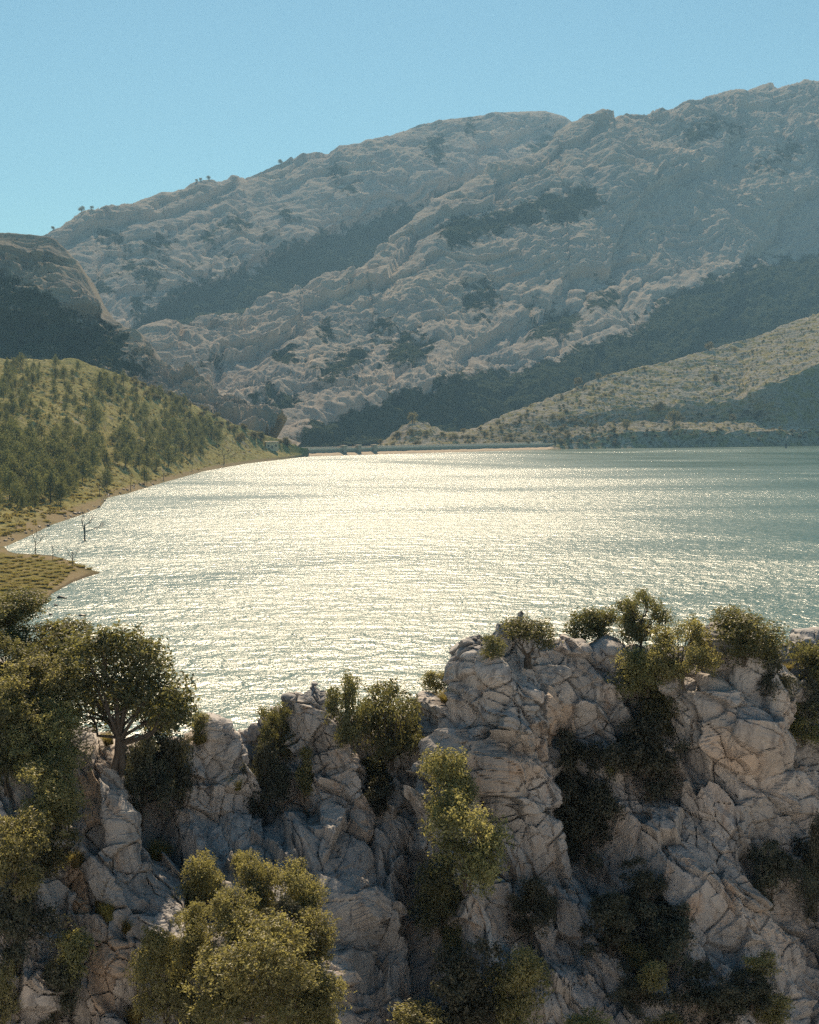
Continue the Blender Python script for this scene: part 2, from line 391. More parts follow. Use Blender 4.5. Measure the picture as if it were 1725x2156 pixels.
def mtn_disp(G, A, L0, strata, dip, seed, it=6, crest=None):
    """cliffs, gullies and dipping beds, displaced along the smoothed normal"""
    shp = G.shape[:2]; P = G.reshape(-1, 3).astype(f32) + seed
    ci = np.argmin(proj(G)[1], axis=0); iv = np.arange(shp[0])[:, None]; ramp_v = ((.10 + .90 * sstep(0, 60, np.abs(iv - ci[None]))) * (.08 + .92 * sstep(0, 30, iv))).ravel()
    N_ = smooth_n(grid_normals(G), it).reshape(-1, 3)
    N_ = np.where((N_[:, 1] > 0)[:, None] & (N_[:, 2] < 0)[:, None], -N_, N_)
    big = fbm(P / (L0 * 3) * [1, .6, 1], 3, .5, True)
    mid = fbm(P / L0, 4, .55); fine = fbm(P / (L0 * .22), 4, .6, True)
    q = (P[:, 2] * math.cos(dip) - P[:, 0] * math.sin(dip)) / strata + 1.6 * mid + .8 * perlin(P / (L0 * .7))
    fr = q - np.floor(q); bed = np.where(fr < .75, fr / .75, (1 - fr) / .25) - .5
    q2 = q * 2.7 + .7 * fine; fr2 = q2 - np.floor(q2); bed2 = np.where(fr2 < .7, fr2 / .7, (1 - fr2) / .3) - .5
    fz = fbm(P / (L0 * .09), 3, .6, True)
    bed = sstep(.0, .62, fr) * .35 * fr + .65 * sstep(.62, .95, fr); bed = 1 - bed - .5
    gul = fbm(np.stack([P[:, 0] / (L0 * .55) + .8 * mid, P[:, 1] / (L0 * 4), P[:, 2] / (L0 * 3)], 1), 3, .5, True)
    rough = .14 + .86 * sstep(-.25, .3, perlin(P / (L0 * 1.5) + 5)); dd = dip + rad(12)
    qb = (P[:, 2] * math.cos(dd) - P[:, 0] * math.sin(dd)) / (strata * 3.1) + .55 * fbm(P / (L0 * 2.2) + 2, 3); fb = qb - np.floor(qb); slab = 1 - (sstep(0, .8, fb) * .45 + .55 * sstep(.78, .97, fb)) - .5
    mid_ = mid * (.45 + .55 * rough)
    d = A * (.62 * big + .52 * mid_ + .56 * gul + .26 * fine * rough + .13 * fz * rough + .50 * slab + .30 * bed * sstep(-.5, .2, perlin(P / (L0 * 1.3) + 7)) + .16 * bed2) * ramp_v
    return (G + (N_ * d[:, None]).reshape(*shp, 3)), mid.reshape(shp), fine.reshape(shp)

def woods_shade_mask(pp, polys, seed, soft=42, warp=30):  # woods, plus shade on lower slopes and hollows painted as scrub
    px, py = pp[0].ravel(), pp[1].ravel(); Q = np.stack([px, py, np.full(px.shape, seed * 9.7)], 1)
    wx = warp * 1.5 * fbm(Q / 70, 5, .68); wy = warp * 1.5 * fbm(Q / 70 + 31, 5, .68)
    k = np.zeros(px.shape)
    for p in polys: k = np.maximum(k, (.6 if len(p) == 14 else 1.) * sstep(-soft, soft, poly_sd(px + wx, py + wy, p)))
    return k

def ell(cx, cy, rx, ry, n=14, a=0):
    t = np.linspace(0, 2 * np.pi, n, endpoint=False); x, y = rx * np.cos(t), ry * np.sin(t); c, s = math.cos(rad(a)), math.sin(rad(a))
    return np.stack([cx + x * c - y * s, cy + x * s + y * c], 1)

# --- back mountain
px = np.linspace(-60, 1400, 430)
cA = crv([(-60, 545), (80, 520), (130, 500), (200, 475), (300, 430), (400, 405), (460, 393), (520, 380), (600, 350), (660, 328), (690, 329), (780, 300), (870, 270), (920, 255), (970, 248), (1060, 236), (1150, 234), (1190, 246), (1215, 265), (1280, 300), (1400, 330)])
YA = crv([(-60, 3300), (130, 3500), (600, 4300), (1150, 5400), (1400, 5600)]); FA = crv([(-60, 2250), (600, 2700), (1400, 3300)])
c = row_py(px, cA(px), YA(px)); f = row_z(px, 5., FA(px)); m_ = f * .52 + c * .48; m_[:, 2] = f[:, 2] + .36 * (c[:, 2] - f[:, 2])
m2 = f * .30 + c * .70; m2[:, 2] = f[:, 2] + .72 * (c[:, 2] - f[:, 2]); m3 = f * .12 + c * .88; m3[:, 2] = f[:, 2] + .93 * (c[:, 2] - f[:, 2])
b1 = c + [0, 220, -70]; b2 = c + [0, 1100, -700]; b2[:, 2] = np.maximum(b2[:, 2], -3)
G = make_sheet(px, [f, m_, m2, m3, c, b1, b2], [60, 90, 80, 45, 14, 8], 4)
G, mid, fine = mtn_disp(G, 40, 250, 80, rad(26), 3.1)
wood_shade = woods_shade_mask(proj(G), [[(290, 660), (400, 592), (520, 572), (640, 508), (760, 468), (880, 432), (990, 385), (1030, 400), (930, 480), (840, 540), (700, 625), (560, 680), (330, 745), (280, 710)],
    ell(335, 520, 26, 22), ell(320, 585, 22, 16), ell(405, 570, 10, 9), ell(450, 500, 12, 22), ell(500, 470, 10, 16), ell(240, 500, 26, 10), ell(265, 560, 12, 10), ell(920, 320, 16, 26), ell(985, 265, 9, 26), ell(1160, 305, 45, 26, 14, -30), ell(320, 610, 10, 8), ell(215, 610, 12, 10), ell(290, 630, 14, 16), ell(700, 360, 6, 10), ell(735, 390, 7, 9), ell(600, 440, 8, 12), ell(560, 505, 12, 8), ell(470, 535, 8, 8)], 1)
finish('back_mountain', G, M_FAR, {'woods_shade': wood_shade, 'tone': (-.12 * mid - .1 * fine).ravel()}, px)

# --- main mountain to the right
px = np.linspace(240, 1860, 640)
cB = crv([(240, 830), (300, 770), (330, 742), (420, 712), (520, 690), (640, 655), (700, 612), (780, 575), (840, 520), (900, 462), (1000, 390), (1100, 340), (1180, 300), (1210, 266), (1290, 254), (1370, 252), (1420, 240), (1490, 212), (1550, 200), (1620, 187), (1660, 188), (1725, 178), (1860, 150)])
YB = crv([(240, 2150), (330, 2300), (700, 2900), (860, 3200), (1210, 4100), (1725, 4900), (1860, 5000)]); FB = crv([(240, 1850), (600, 1920), (1000, 2150), (1725, 2650), (1860, 2700)])
c = row_py(px, cB(px), YB(px)); f = row_z(px, -2., FB(px)); m_ = f * .58 + c * .42; m_[:, 2] = f[:, 2] + .36 * (c[:, 2] - f[:, 2])
m2 = f * .32 + c * .68; m2[:, 2] = f[:, 2] + .72 * (c[:, 2] - f[:, 2]); m3 = f * .15 + c * .85; m3[:, 2] = f[:, 2] + .91 * (c[:, 2] - f[:, 2])
b1 = c + [0, 160, -50]; b2 = c + [0, 900, -700]; b2[:, 2] = np.maximum(b2[:, 2], -3)
G = make_sheet(px, [f, m_, m2, m3, c, b1, b2], [110, 150, 110, 60, 14, 8], 4)
G, mid, fine = mtn_disp(G, 40, 230, 74, rad(31), 8.7)
wood_shade = woods_shade_mask(proj(G), [[(1860, 500), (1725, 545), (1600, 565), (1480, 600), (1400, 640), (1330, 700), (1250, 735), (1170, 770), (1060, 790), (960, 800), (880, 830), (760, 870), (640, 930), (600, 990), (1860, 990)],
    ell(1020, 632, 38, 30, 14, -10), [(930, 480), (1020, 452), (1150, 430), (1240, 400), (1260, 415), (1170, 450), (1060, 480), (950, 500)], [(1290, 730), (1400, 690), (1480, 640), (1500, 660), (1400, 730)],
    ell(720, 770, 60, 22, 14, -20), ell(590, 862, 40, 22, 14, -30), ell(860, 735, 60, 30, 14, -15), ell(600, 760, 16, 20), ell(1170, 680, 60, 26, 14, -20), ell(800, 690, 30, 14), ell(1270, 625, 40, 22), ell(1500, 270, 60, 16, 14, -14), ell(1640, 330, 70, 14, 14, -20), ell(1120, 650, 18, 12), ell(560, 830, 26, 12), ell(450, 760, 22, 9), ell(690, 700, 12, 20)], 2)  # ovals paint shaded hollows in the scrub colour
finish('limestone_mountain', G, M_FAR, {'woods_shade': wood_shade, 'tone': (-.16 * mid - .12 * fine - .03).ravel()}, px)

# --- two spurs of that mountain, above the dam
def spur(name, cr, Yc, run, x0, x1, n, seed, polys):
    px = np.linspace(x0, x1, n); c = row_py(px, crv(cr)(px), crv(Yc)(px)); f = c - [0, run, 0]; f[:, 2] = -2
    m_ = f * .5 + c * .5; m_[:, 2] = f[:, 2] + .42 * (c[:, 2] - f[:, 2]); b1 = c + [0, 60, -25]; b2 = c + [0, 200, -130]; b2[:, 2] = np.maximum(b2[:, 2], -3)
    G = make_sheet(px, [f, m_, c, b1, b2], [60, 80, 10, 8], 4)
    G, mid, fine = mtn_disp(G, 17, 120, 36, rad(25), seed)
    finish(name, G, M_FAR, {'woods_shade': woods_shade_mask(proj(G), polys, 3), 'tone': (-.16 * mid - .12 * fine - .02).ravel()}, px)
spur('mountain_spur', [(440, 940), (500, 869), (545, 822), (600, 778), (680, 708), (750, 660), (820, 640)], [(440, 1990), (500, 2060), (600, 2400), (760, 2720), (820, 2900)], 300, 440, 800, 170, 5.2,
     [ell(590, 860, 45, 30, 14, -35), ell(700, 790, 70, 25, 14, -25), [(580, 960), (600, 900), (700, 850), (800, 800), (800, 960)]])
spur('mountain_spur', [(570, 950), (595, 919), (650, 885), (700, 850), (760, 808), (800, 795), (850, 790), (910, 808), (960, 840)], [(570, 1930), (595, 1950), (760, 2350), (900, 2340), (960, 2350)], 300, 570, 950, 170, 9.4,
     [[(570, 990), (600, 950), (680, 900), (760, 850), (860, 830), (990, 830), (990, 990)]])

# --- rocky hill at the left, in front of the back mountain
px = np.linspace(-200, 575, 300)
cC = crv([(-200, 505), (0, 492), (60, 494), (110, 501), (132, 522), (165, 560), (190, 612), (215, 662), (262, 690), (292, 702), (330, 755), (400, 812), (470, 862), (540, 905), (575, 935)])
YC = crv([(-200, 1750), (110, 1750), (300, 1640), (540, 1480), (575, 1470)])
c = row_py(px, cC(px), YC(px)); f = c - [0, 330, 0]; f[:, 2] = 2; f[:, 1] = np.maximum(f[:, 1], 1360)
m_ = f * .4 + c * .6; m_[:, 2] = f[:, 2] + .42 * (c[:, 2] - f[:, 2]); b1 = c + [0, 70, -18]; b2 = c + [0, 500, -240]; b2[:, 2] = np.maximum(b2[:, 2], -3)
G = make_sheet(px, [f, m_, c, b1, b2], [90, 150, 12, 8], 4)
G, mid, fine = mtn_disp(G, 30, 80, 34, rad(-14), 2.2)
wood_shade = woods_shade_mask(proj(G), [[(-200, 590), (0, 586), (90, 602), (130, 632), (190, 668), (262, 705), (300, 760), (330, 800), (250, 800), (-200, 800)], ell(60, 540, 40, 10), ell(20, 520, 30, 8)], 4)
finish('rocky_hill', G, M_HILL, {'woods_shade': .58 * wood_shade, 'tone': (-.2 * mid - .15 * fine - .02).ravel()}, px)

# --- wooded slope on the left shore
px = np.linspace(-160, 648, 420)
shD = crv([(-160, 1172), (0, 1152), (15, 1150), (60, 1130), (110, 1105), (170, 1085), (212, 1068), (226, 1048), (270, 1039), (330, 1020), (430, 992), (520, 976), (640, 962), (700, 961)])
crD = crv([(-160, 745), (0, 757), (60, 758), (150, 764), (200, 778), (300, 808), (400, 852), (500, 897), (560, 922), (640, 944), (700, 950)])
YcD = crv([(-160, 1120), (150, 1150), (400, 1240), (560, 1350), (640, 1400), (700, 1420)])
sh = GZ(px, shD(px)); f0 = sh - [0, 14, 0]; f0[:, 2] = -1.6; c = row_py(px, crD(px), YcD(px))
ben = sh * .86 + c * .14; ben[:, 2] = .035 * (c[:, 2]) + 1.5
m_ = sh * .42 + c * .58; m_[:, 2] = .40 * c[:, 2]
b1 = c + [0, 50, -6]; b2 = c + [0, 220, -60]; b2[:, 2] = np.maximum(b2[:, 2], -3)
G = make_sheet(px, [f0, sh, ben, m_, c, b1, b2], [6, 70, 110, 110, 14, 6], 2)
P = G.reshape(-1, 3); amp = sstep(1, 14, P[:, 2]); d = amp * (6.0 * fbm(P / 70, 4) + 1.9 * fbm(P / 12 + 4, 3, .5, True)) + .35 * fbm(P / 6, 3) * sstep(0, 1.5, P[:, 2])
G[..., 2] += d.reshape(G.shape[:2])
finish('wooded_hillside_terrain', G, M_SLOPE, {'woods_shade': np.zeros(len(P))}, px)

# --- grassy spit at the left shore
px = np.linspace(-160, 210, 140)
fr = crv([(-160, 1345), (-40, 1330), (50, 1298), (88, 1278), (108, 1252), (150, 1228), (180, 1216), (210, 1207)])
bk = crv([(-160, 1160), (8, 1150), (18, 1160), (32, 1164), (110, 1169), (150, 1181), (160, 1186), (152, 1190), (210, 1204)])
s1 = GZ(px, fr(px)); s3 = GZ(px, bk(px)); f0 = s1 - [0, 5, 0]; f0[:, 2] = -.9; f4 = s3 + [0, 6, 0]; f4[:, 2] = -.9
s2 = (s1 + s3) / 2; s2[:, 2] = 1.1 * sstep(210, 60, px); s15 = s1 * .6 + s2 * .4; s15[:, 2] = .3 * s2[:, 2]
G = make_sheet(px, [f0, s1, s15, s2, s3, f4], [6, 40, 50, 60, 6], 2)
P = G.reshape(-1, 3); G[..., 2] += (sstep(.1, .8, P[:, 2]) * .25 * fbm(P / 5, 4)).reshape(G.shape[:2])
finish('shore_spit_terrain', G, M_SPIT, {'woods_shade': np.zeros(len(P))}, px)

# --- stony headland on the right shore
px = np.linspace(770, 1860, 520)
shE = crv([(770, 951), (1000, 949), (1190, 945.5), (1300, 944), (1500, 942), (1725, 939), (1860, 938)])
Ys = GZ(px, shE(px))[:, 1]; Ys = np.where(px < 1190, np.minimum(Ys, 1760) + (1190 - px) * .1, Ys)
sh = row_z(px, np.where(px < 1180, 1.5, 0.0), Ys); f0 = sh - [0, 25, 0]; f0[:, 2] = -2
e1 = row_py(px, crv([(770, 946), (840, 940), (900, 938), (1000, 934), (1100, 926), (1200, 921), (1350, 909), (1500, 908), (1640, 910), (1725, 905), (1860, 905)])(px), Ys + crv([(770, 20), (1190, 30), (1350, 26), (1860, 26)])(px))
e2 = row_py(px, crv([(770, 945), (840, 935), (900, 925), (1000, 926), (1100, 914), (1200, 905), (1300, 890), (1450, 888), (1590, 886), (1640, 901), (1725, 900), (1860, 900)])(px), Ys + crv([(770, 40), (1190, 70), (1350, 105), (1590, 110), (1640, 60), (1860, 60)])(px))
e3 = row_py(px, crv([(770, 944), (840, 925), (870, 906), (900, 908), (1000, 919), (1100, 900), (1200, 880), (1300, 863), (1450, 852), (1565, 843), (1580, 828), (1640, 802), (1725, 770), (1860, 720)])(px), Ys + crv([(770, 60), (1190, 100), (1350, 122), (1565, 128), (1590, 108), (1725, 112), (1860, 112)])(px))
crE = crv([(770, 952), (800, 938), (830, 914), (870, 889), (900, 893), (940, 914), (965, 914), (1000, 904), (1060, 875), (1150, 843), (1230, 810), (1300, 786), (1400, 765), (1500, 736), (1600, 708), (1725, 660), (1860, 610)])
c = row_py(px, crE(px), Ys + crv([(770, 80), (870, 120), (960, 140), (1190, 230), (1400, 330), (1725, 420), (1860, 450)])(px))
b1 = c + [0, 40, -8]; b2 = c + [0, 260, -160]; b2[:, 2] = np.maximum(b2[:, 2], -3)
G = make_sheet(px, [f0, sh, e1, e2, e3, c, b1, b2], [5, 40, 40, 60, 150, 12, 6], 1)
P = G.reshape(-1, 3); amp = sstep(.5, 12, P[:, 2]); d = amp * (3.6 * fbm(P / 60, 4) + 2.4 * fbm(P / 16, 4, .55, True))
q = P[:, 2] / 7 - P[:, 0] / 60 + 1.2 * perlin(P / 40); frr = q - np.floor(q); d += amp * 2.6 * (np.where(frr < .7, frr / .7, (1 - frr) / .3) - .5)
N_ = smooth_n(grid_normals(G), 5).reshape(-1, 3); G = G + (N_ * d[:, None]).reshape(G.shape)
pE = proj(G)
wE = .28 * woods_shade_mask(pE, [[(1160, 930), (1290, 870), (1440, 858), (1560, 850), (1640, 800), (1860, 730), (1860, 896), (1640, 898), (1450, 892), (1300, 905)], [(1330, 950), (1350, 915), (1640, 915), (1860, 912), (1860, 950)], ell(1665, 700, 40, 9, 14, -22), [(940, 940), (1040, 890), (1180, 860), (1260, 880), (1150, 940)]], 6, 16, 24)  # paints shade onto the bluff faces, besides the wooded shore bench
finish('headland_terrain', G, M_HEAD, {'woods_shade': wE}, px)

# --- lake, lake bed / valley floor, and the near hillside the camera stands on
mw = mat_water()
_l = PT(np.array(560.), np.array(949.), np.array(1380.)); _r = PT(np.array(1215.), np.array(940.), np.array(1745.))
me = mesh_np('lake', np.array([(-1500, 60, 0), (1500, 60, 0), (1500, 2050, 0), (_r[0] + 60, 2050, 0), (_r[0] + 40, _r[1] + 25, 0), (_r[0], _r[1] + 3, 0), (_l[0], _l[1] + 3, 0), (-1500, _l[1] + 3, 0)], float), np.array([[0, 1, 2, 3, 4, 5, 6, 7]]), mw, False)
link('lake', me, kind='structure')
me = mesh_np('ground', np.array([(-3900, -200, -6), (3900, -200, -6), (3900, 6600, -6), (-3900, 6600, -6)], float), np.array([[0, 1, 2, 3]]), M_SOIL, False)
link('ground', me, kind='structure')
gx, gy = np.meshgrid(np.linspace(-95, 95, 80), np.linspace(-60, 45, 50))
gz = np.where(gy < 2, 37.6 + 0 * gy, 37.6 - (gy - 2) * .80) + .5 * fbm(np.stack([gx.ravel(), gy.ravel(), 0 * gx.ravel()], 1) / 7, 4).reshape(gx.shape)
G = np.stack([gx, gy, np.minimum(gz, 37.9)], -1)
finish('lookout_terrain', G, M_BOUNCE_SCREE, {'woods_shade': np.zeros(gx.size)}, np.linspace(0, 1, 80))  # out of view; widened to reflect sunlight onto the shaded cliff
print('terrain', round(time.time() - T0, 1))

# ------------------------------------------------------------------ the crag ridge in front
px = np.concatenate([np.linspace(-900, -76, 50), np.linspace(-70, 1800, 900), np.linspace(1806, 2650, 50)]); nu = len(px)
crest_pts = [(-150, 1300), (0, 1410), (60, 1450), (120, 1505), (200, 1562), (290, 1574), (390, 1545), (425, 1526), (450, 1512), (478, 1530), (502, 1546), (540, 1516), (572, 1490), (602, 1472), (632, 1452), (656, 1440), (684, 1456), (735, 1505), (800, 1540), (850, 1500), (880, 1484), (905, 1470), (935, 1448), (968, 1432), (984, 1372), (1008, 1338), (1045, 1310), (1080, 1304), (1098, 1282), (1120, 1312), (1160, 1342), (1200, 1350), (1250, 1360), (1330, 1356), (1400, 1368), (1480, 1340), (1500, 1318), (1540, 1318), (1600, 1336), (1655, 1352), (1690, 1334), (1725, 1326), (1800, 1330)]
cY = crv([(-150, 62.5), (0, 61.5), (250, 59.8), (450, 62.5), (500, 63.5), (650, 63.5), (800, 63.7), (890, 64.5), (990, 62.5), (1100, 62.5), (1250, 64), (1400, 64.3), (1500, 63.8), (1725, 66.5), (1800, 67)])
cpy = crv(crest_pts)(px); _j = perlin(np.stack([px / 26, 0 * px, 0 * px + 2], 1)) * 16 + perlin(np.stack([px / 9, 0 * px, 0 * px + 5], 1)) * 7; cpy = cpy + np.where(px > 380, _j, .3 * _j)
r0 = row_py(px, np.full(nu, 2330.), crv([(-70, 48.5), (90, 49.5), (150, 51.2), (290, 51.0), (420, 47.5), (700, 47.5), (780, 50), (900, 50.6), (1100, 50.4), (1300, 50.4), (1560, 51), (1725, 53), (1800, 53)])(px))
r1 = row_py(px, np.full(nu, 2000.), crv([(-70, 51), (80, 52), (140, 53.6), (250, 53.6), (310, 54), (380, 51.2), (680, 51.2), (780, 56), (900, 57), (1200, 57), (1450, 56), (1725, 59), (1800, 59)])(px))
r2 = row_py(px, np.maximum(np.full(nu, 1720.), cpy + 90), crv([(-70, 54.5), (70, 55), (140, 56.4), (240, 56.4), (330, 59.2), (480, 60), (600, 61.5), (700, 60.5), (880, 61), (1050, 59.5), (1220, 61), (1350, 61.5), (1560, 60), (1725, 63), (1800, 63)])(px))
cr = row_py(px, cpy, cY(px)); r3 = r2 * .38 + cr * .62; r3[:, 2] = r2[:, 2] + .72 * (cr[:, 2] - r2[:, 2]); r3[:, 1] -= .4
r4 = r3 * .40 + cr * .60; r4[:, 2] = r3[:, 2] + .82 * (cr[:, 2] - r3[:, 2]); top = cr + [0, 1.6, -.25]; bk1 = cr + [0, 9, -11]; bk2 = cr + [0, 38, -32]; bk2[:, 2] = -2.5
rm1 = r0 - [0, 10, 8]
G = make_sheet(px, [rm1, r0, r1, r2, r3, r4, cr, top, bk1, bk2], [10, 100, 130, 130, 75, 60, 26, 26, 10], 7)
nv = G.shape[0]; nfront = 10 + 100 + 130 + 130 + 135 + 22
bp = proj(G); bqx, bqy = bp[0].ravel(), bp[1].ravel(); P = G.reshape(-1, 3); isfront = (np.arange(nv)[:, None] < nfront) & np.ones(nu, bool)[None]
N_ = smooth_n(grid_normals(G), 12)
_cr = np.exp(-((np.arange(nv) - (nfront - 22)) / 70.) ** 2); N_[..., 2] *= (1 - .72 * _cr)[:, None]; N_ = N_.reshape(-1, 3)   # keep the crest line low and broken
# long ribs and gullies (photo pixels: polyline, width, metres out of the face)
ribs = [([(440, 1500), (495, 1610), (560, 1700), (640, 1800)], 34, 1.3), ([(600, 1460), (690, 1530), (750, 1620)], 38, .9), ([(1000, 1400), (1080, 1480), (1105, 1590)], 60, 1.0), ([(1400, 1440), (1500, 1490), (1600, 1570), (1690, 1700), (1725, 1800)], 55, 1.5),
        ([(1520, 1360), (1590, 1430), (1650, 1500)], 40, 1.0), ([(1250, 1620), (1370, 1760), (1500, 1900), (1620, 2000)], 55, .8), ([(740, 1700), (760, 1860), (800, 2000)], 70, .9), ([(1000, 1580), (1060, 1680), (1140, 1760)], 60, .9), ([(215, 1640), (260, 1760), (285, 1900)], 34, .6), ([(180, 1800), (215, 1950), (250, 2160)], 55, .8), ([(1000, 2030), (1150, 2150)], 60, 1.3), ([(930, 1730), (985, 1850), (985, 1980)], 65, 2.4), ([(940, 1640), (950, 1720)], 50, 1.2),
        ([(520, 1560), (560, 1640), (580, 1720)], 36, -1.5), ([(325, 1600), (335, 1720), (400, 1850), (450, 1900)], 40, -1.6), ([(785, 1600), (800, 1660)], 30, -1.3), ([(1200, 1570), (1225, 1700), (1260, 1820)], 45, -1.4), ([(1345, 1480), (1365, 1640)], 45, -1.3), ([(880, 1600), (880, 1760), (860, 1950), (880, 2100)], 30, -1.2), ([(1035, 1560), (1100, 1590)], 14, -.9), ([(1660, 1500), (1700, 1650), (1725, 1800)], 32, -1.4), ([(600, 1780), (640, 1860), (700, 1990)], 26, -.6), ([(1280, 1900), (1400, 2050), (1480, 2160)], 45, -.8), ([(1610, 1800), (1660, 1930)], 40, -.9)]
disp = np.zeros(len(P), f32)
Q2 = np.stack([bqx, bqy, bqx * 0], 1) / 46; wpx = 15 * fbm(Q2, 4, .6); wpy = 15 * fbm(Q2 + 9, 4, .6)
_rk = (1 - .75 * np.repeat(_cr, nu)).astype(f32)
for pl, w, a in ribs:
    d, _s = line_d(bqx + wpx, bqy + wpy, pl); disp += _rk * a * np.exp(-np.abs(d / w) ** 1.6).astype(f32)
# rock blocks: sites in the plane of the face (x, y, half width, half height, lean in degrees)
S = [(1087, 1325, 60, 32, 20), (988, 1371, 18, 18, 0), (1019, 1385, 25, 20, 0), (995, 1419, 25, 16, 0), (1026, 1481, 38, 48, -15), (990, 1496, 24, 26, -30), (1098, 1438, 27, 48, -25), (1086, 1505, 38, 40, -20), (1106, 1546, 20, 40, 0), (1151, 1486, 34, 34, 0), (1183, 1522, 34, 36, -20), (1183, 1462, 30, 20, 0), (1154, 1419, 24, 20, -40), (1219, 1354, 34, 24, 30), (1171, 1390, 34, 18, 0), (1221, 1400, 20, 25, -20), (1279, 1385, 40, 20, 20), (1267, 1426, 40, 18, 20), (1291, 1462, 34, 28, 20), (1279, 1490, 32, 18, 15), (1231, 1455, 20, 34, -20), (1238, 1498, 20, 30, -20), (1024, 1546, 17, 17, 0), (1050, 1607, 72, 56, -20), (1130, 1650, 30, 42, -20), (1264, 1558, 20, 50, -15), (1290, 1610, 22, 36, -30),
     (1517, 1371, 12, 26, -5), (1541, 1382, 19, 34, -12), (1575, 1443, 44, 56, -35), (1616, 1476, 36, 50, -40), (1478, 1419, 46, 30, 35), (1466, 1498, 38, 28, 30), (1515, 1505, 36, 28, 30), (1551, 1517, 38, 22, 35), (1599, 1583, 48, 92, -42), (1539, 1600, 28, 60, -40), (1454, 1546, 28, 48, -20), (1464, 1611, 30, 58, -5), (1551, 1650, 36, 62, -40), (1640, 1660, 34, 62, -30), (1515, 1695, 34, 45, -20), (1590, 1715, 34, 50, -35), (1690, 1457, 24, 26, -10), (1683, 1395, 22, 22, 0), (1707, 1342, 25, 20, 0), (1365, 1349, 25, 12, 0), (1397, 1371, 22, 13, 0), (1410, 1440, 30, 18, 35), (1440, 1660, 26, 55, -15), (1400, 1720, 34, 50, -25),
     (658, 1462, 30, 15, 20), (612, 1485, 32, 18, -20), (632, 1530, 38, 42, -20), (684, 1560, 24, 28, 20), (723, 1592, 22, 26, -35), (690, 1610, 22, 25, -20), (697, 1653, 24, 14, -20), (463, 1592, 16, 22, 0), (450, 1624, 18, 22, 0), (463, 1715, 22, 55, 5), (505, 1705, 18, 42, -5), (645, 1696, 13, 17, 0), (612, 1705, 20, 22, 0), (590, 1758, 46, 56, -35), (706, 1712, 28, 34, 0), (678, 1758, 25, 45, 10), (758, 1735, 21, 40, 0), (804, 1731, 14, 40, 0), (830, 1683, 18, 42, 10), (849, 1728, 20, 30, 0), (739, 1830, 46, 60, 0), (655, 1800, 28, 26, 0), (797, 1819, 13, 46, 0), (849, 1825, 28, 27, 0), (849, 1866, 25, 20, 0), (823, 1589, 22, 18, 0), (881, 1605, 20, 25, 0), (901, 1527, 26, 15, 25), (926, 1506, 25, 14, 20), (914, 1462, 22, 20, 0), (950, 1540, 20, 22, -20),
     (200, 1690, 26, 42, -5), (250, 1727, 30, 78, -10), (262, 1817, 17, 50, -5), (207, 1764, 21, 24, 0), (170, 1782, 15, 20, 0), (155, 1837, 20, 20, 0), (170, 1877, 19, 45, -10), (135, 1914, 14, 30, -5), (237, 1964, 26, 30, 0), (180, 1980, 18, 34, 0), (240, 2020, 22, 38, -8), (220, 2082, 24, 55, -10), (25, 2027, 20, 50, 5), (350, 1707, 24, 20, 0), (357, 1757, 28, 30, 0), (388, 1714, 10, 32, 0), (325, 1840, 22, 25, 0), (300, 1902, 34, 60, -25), (770, 1920, 44, 40, 0), (820, 1930, 30, 44, -20)]
S = [list(s) for s in S]; nhand = len(S); tries = 0; r2g = np.random.default_rng(5)
while tries < 9000 and len(S) < 330:
    tries += 1; x = r2g.uniform(-60, 1790); y = r2g.uniform(1310, 2200)
    if y < np.interp(x, [p[0] for p in crest_pts], [p[1] for p in crest_pts]) + 6: continue
    k = r2g.uniform(.6, 1.35) * (1.25 if y > 1850 else 1.0); rx, ry = 21 * k, 48 * k
    if all(((x - s[0]) / (s[2] + .62 * rx)) ** 2 + ((y - s[1]) / (s[3] + .62 * ry)) ** 2 > 1 for s in S):
        S.append([x, y, rx, ry, r2g.normal(-34, 10) if x > 600 else r2g.normal(-16, 12)])
S = np.array(S, f32); ns = len(S); ca, sa = np.cos(np.radians(S[:, 4])), np.sin(np.radians(S[:, 4]))
F1 = np.full(len(P), 99., f32); F2 = F1.copy(); ID = np.zeros(len(P), np.int32); ID2 = ID.copy(); va = F1 * 0; vb = F1 * 0
wfx = 2.5 * fbm(Q2 * 3.5 + 3, 3, .6); wfy = 2.5 * fbm(Q2 * 3.5 + 8, 3, .6)
wx = (bqx + .45 * wpx + wfx).astype(f32); wy = (bqy + .45 * wpy + wfy).astype(f32)
for i in range(ns):
    dx = wx - S[i, 0]; dy = wy - S[i, 1]; R = 3.2 * max(S[i, 2], S[i, 3])
    k = np.nonzero((np.abs(dx) < R) & (np.abs(dy) < R))[0]; dx = dx[k]; dy = dy[k]
    a = (dx * ca[i] + dy * sa[i]) / S[i, 2]; b = (-dx * sa[i] + dy * ca[i]) / S[i, 3]; d = np.sqrt(a * a + b * b)
    f1, f2 = F1[k], F2[k]; m = d < f1; ID2[k] = np.where(m, ID[k], np.where(d < f2, i, ID2[k]))
    F2[k] = np.where(m, f1, np.minimum(f2, d)); F1[k] = np.where(m, d, f1); ID[k] = np.where(m, i, ID[k]); va[k] = np.where(m, a, va[k]); vb[k] = np.where(m, b, vb[k])
F2 = np.minimum(F2, F1 + 1.5); F1c = np.minimum(F1, 1.8)
rm = np.sqrt(S[:, 2] * S[:, 3])[ID] / 52.                       # block radius in metres
off = r2g.normal(0, 1, ns).astype(f32); tla = r2g.normal(0, 1, ns).astype(f32); tlb = r2g.normal(0, 1, ns).astype(f32); dep = r2g.uniform(.25, 1.3, ns).astype(f32)
rm = np.where(F1 < 50, rm, 0); gap = np.where(F1 < 50, (F2 - F1) * rm * .5, 9)
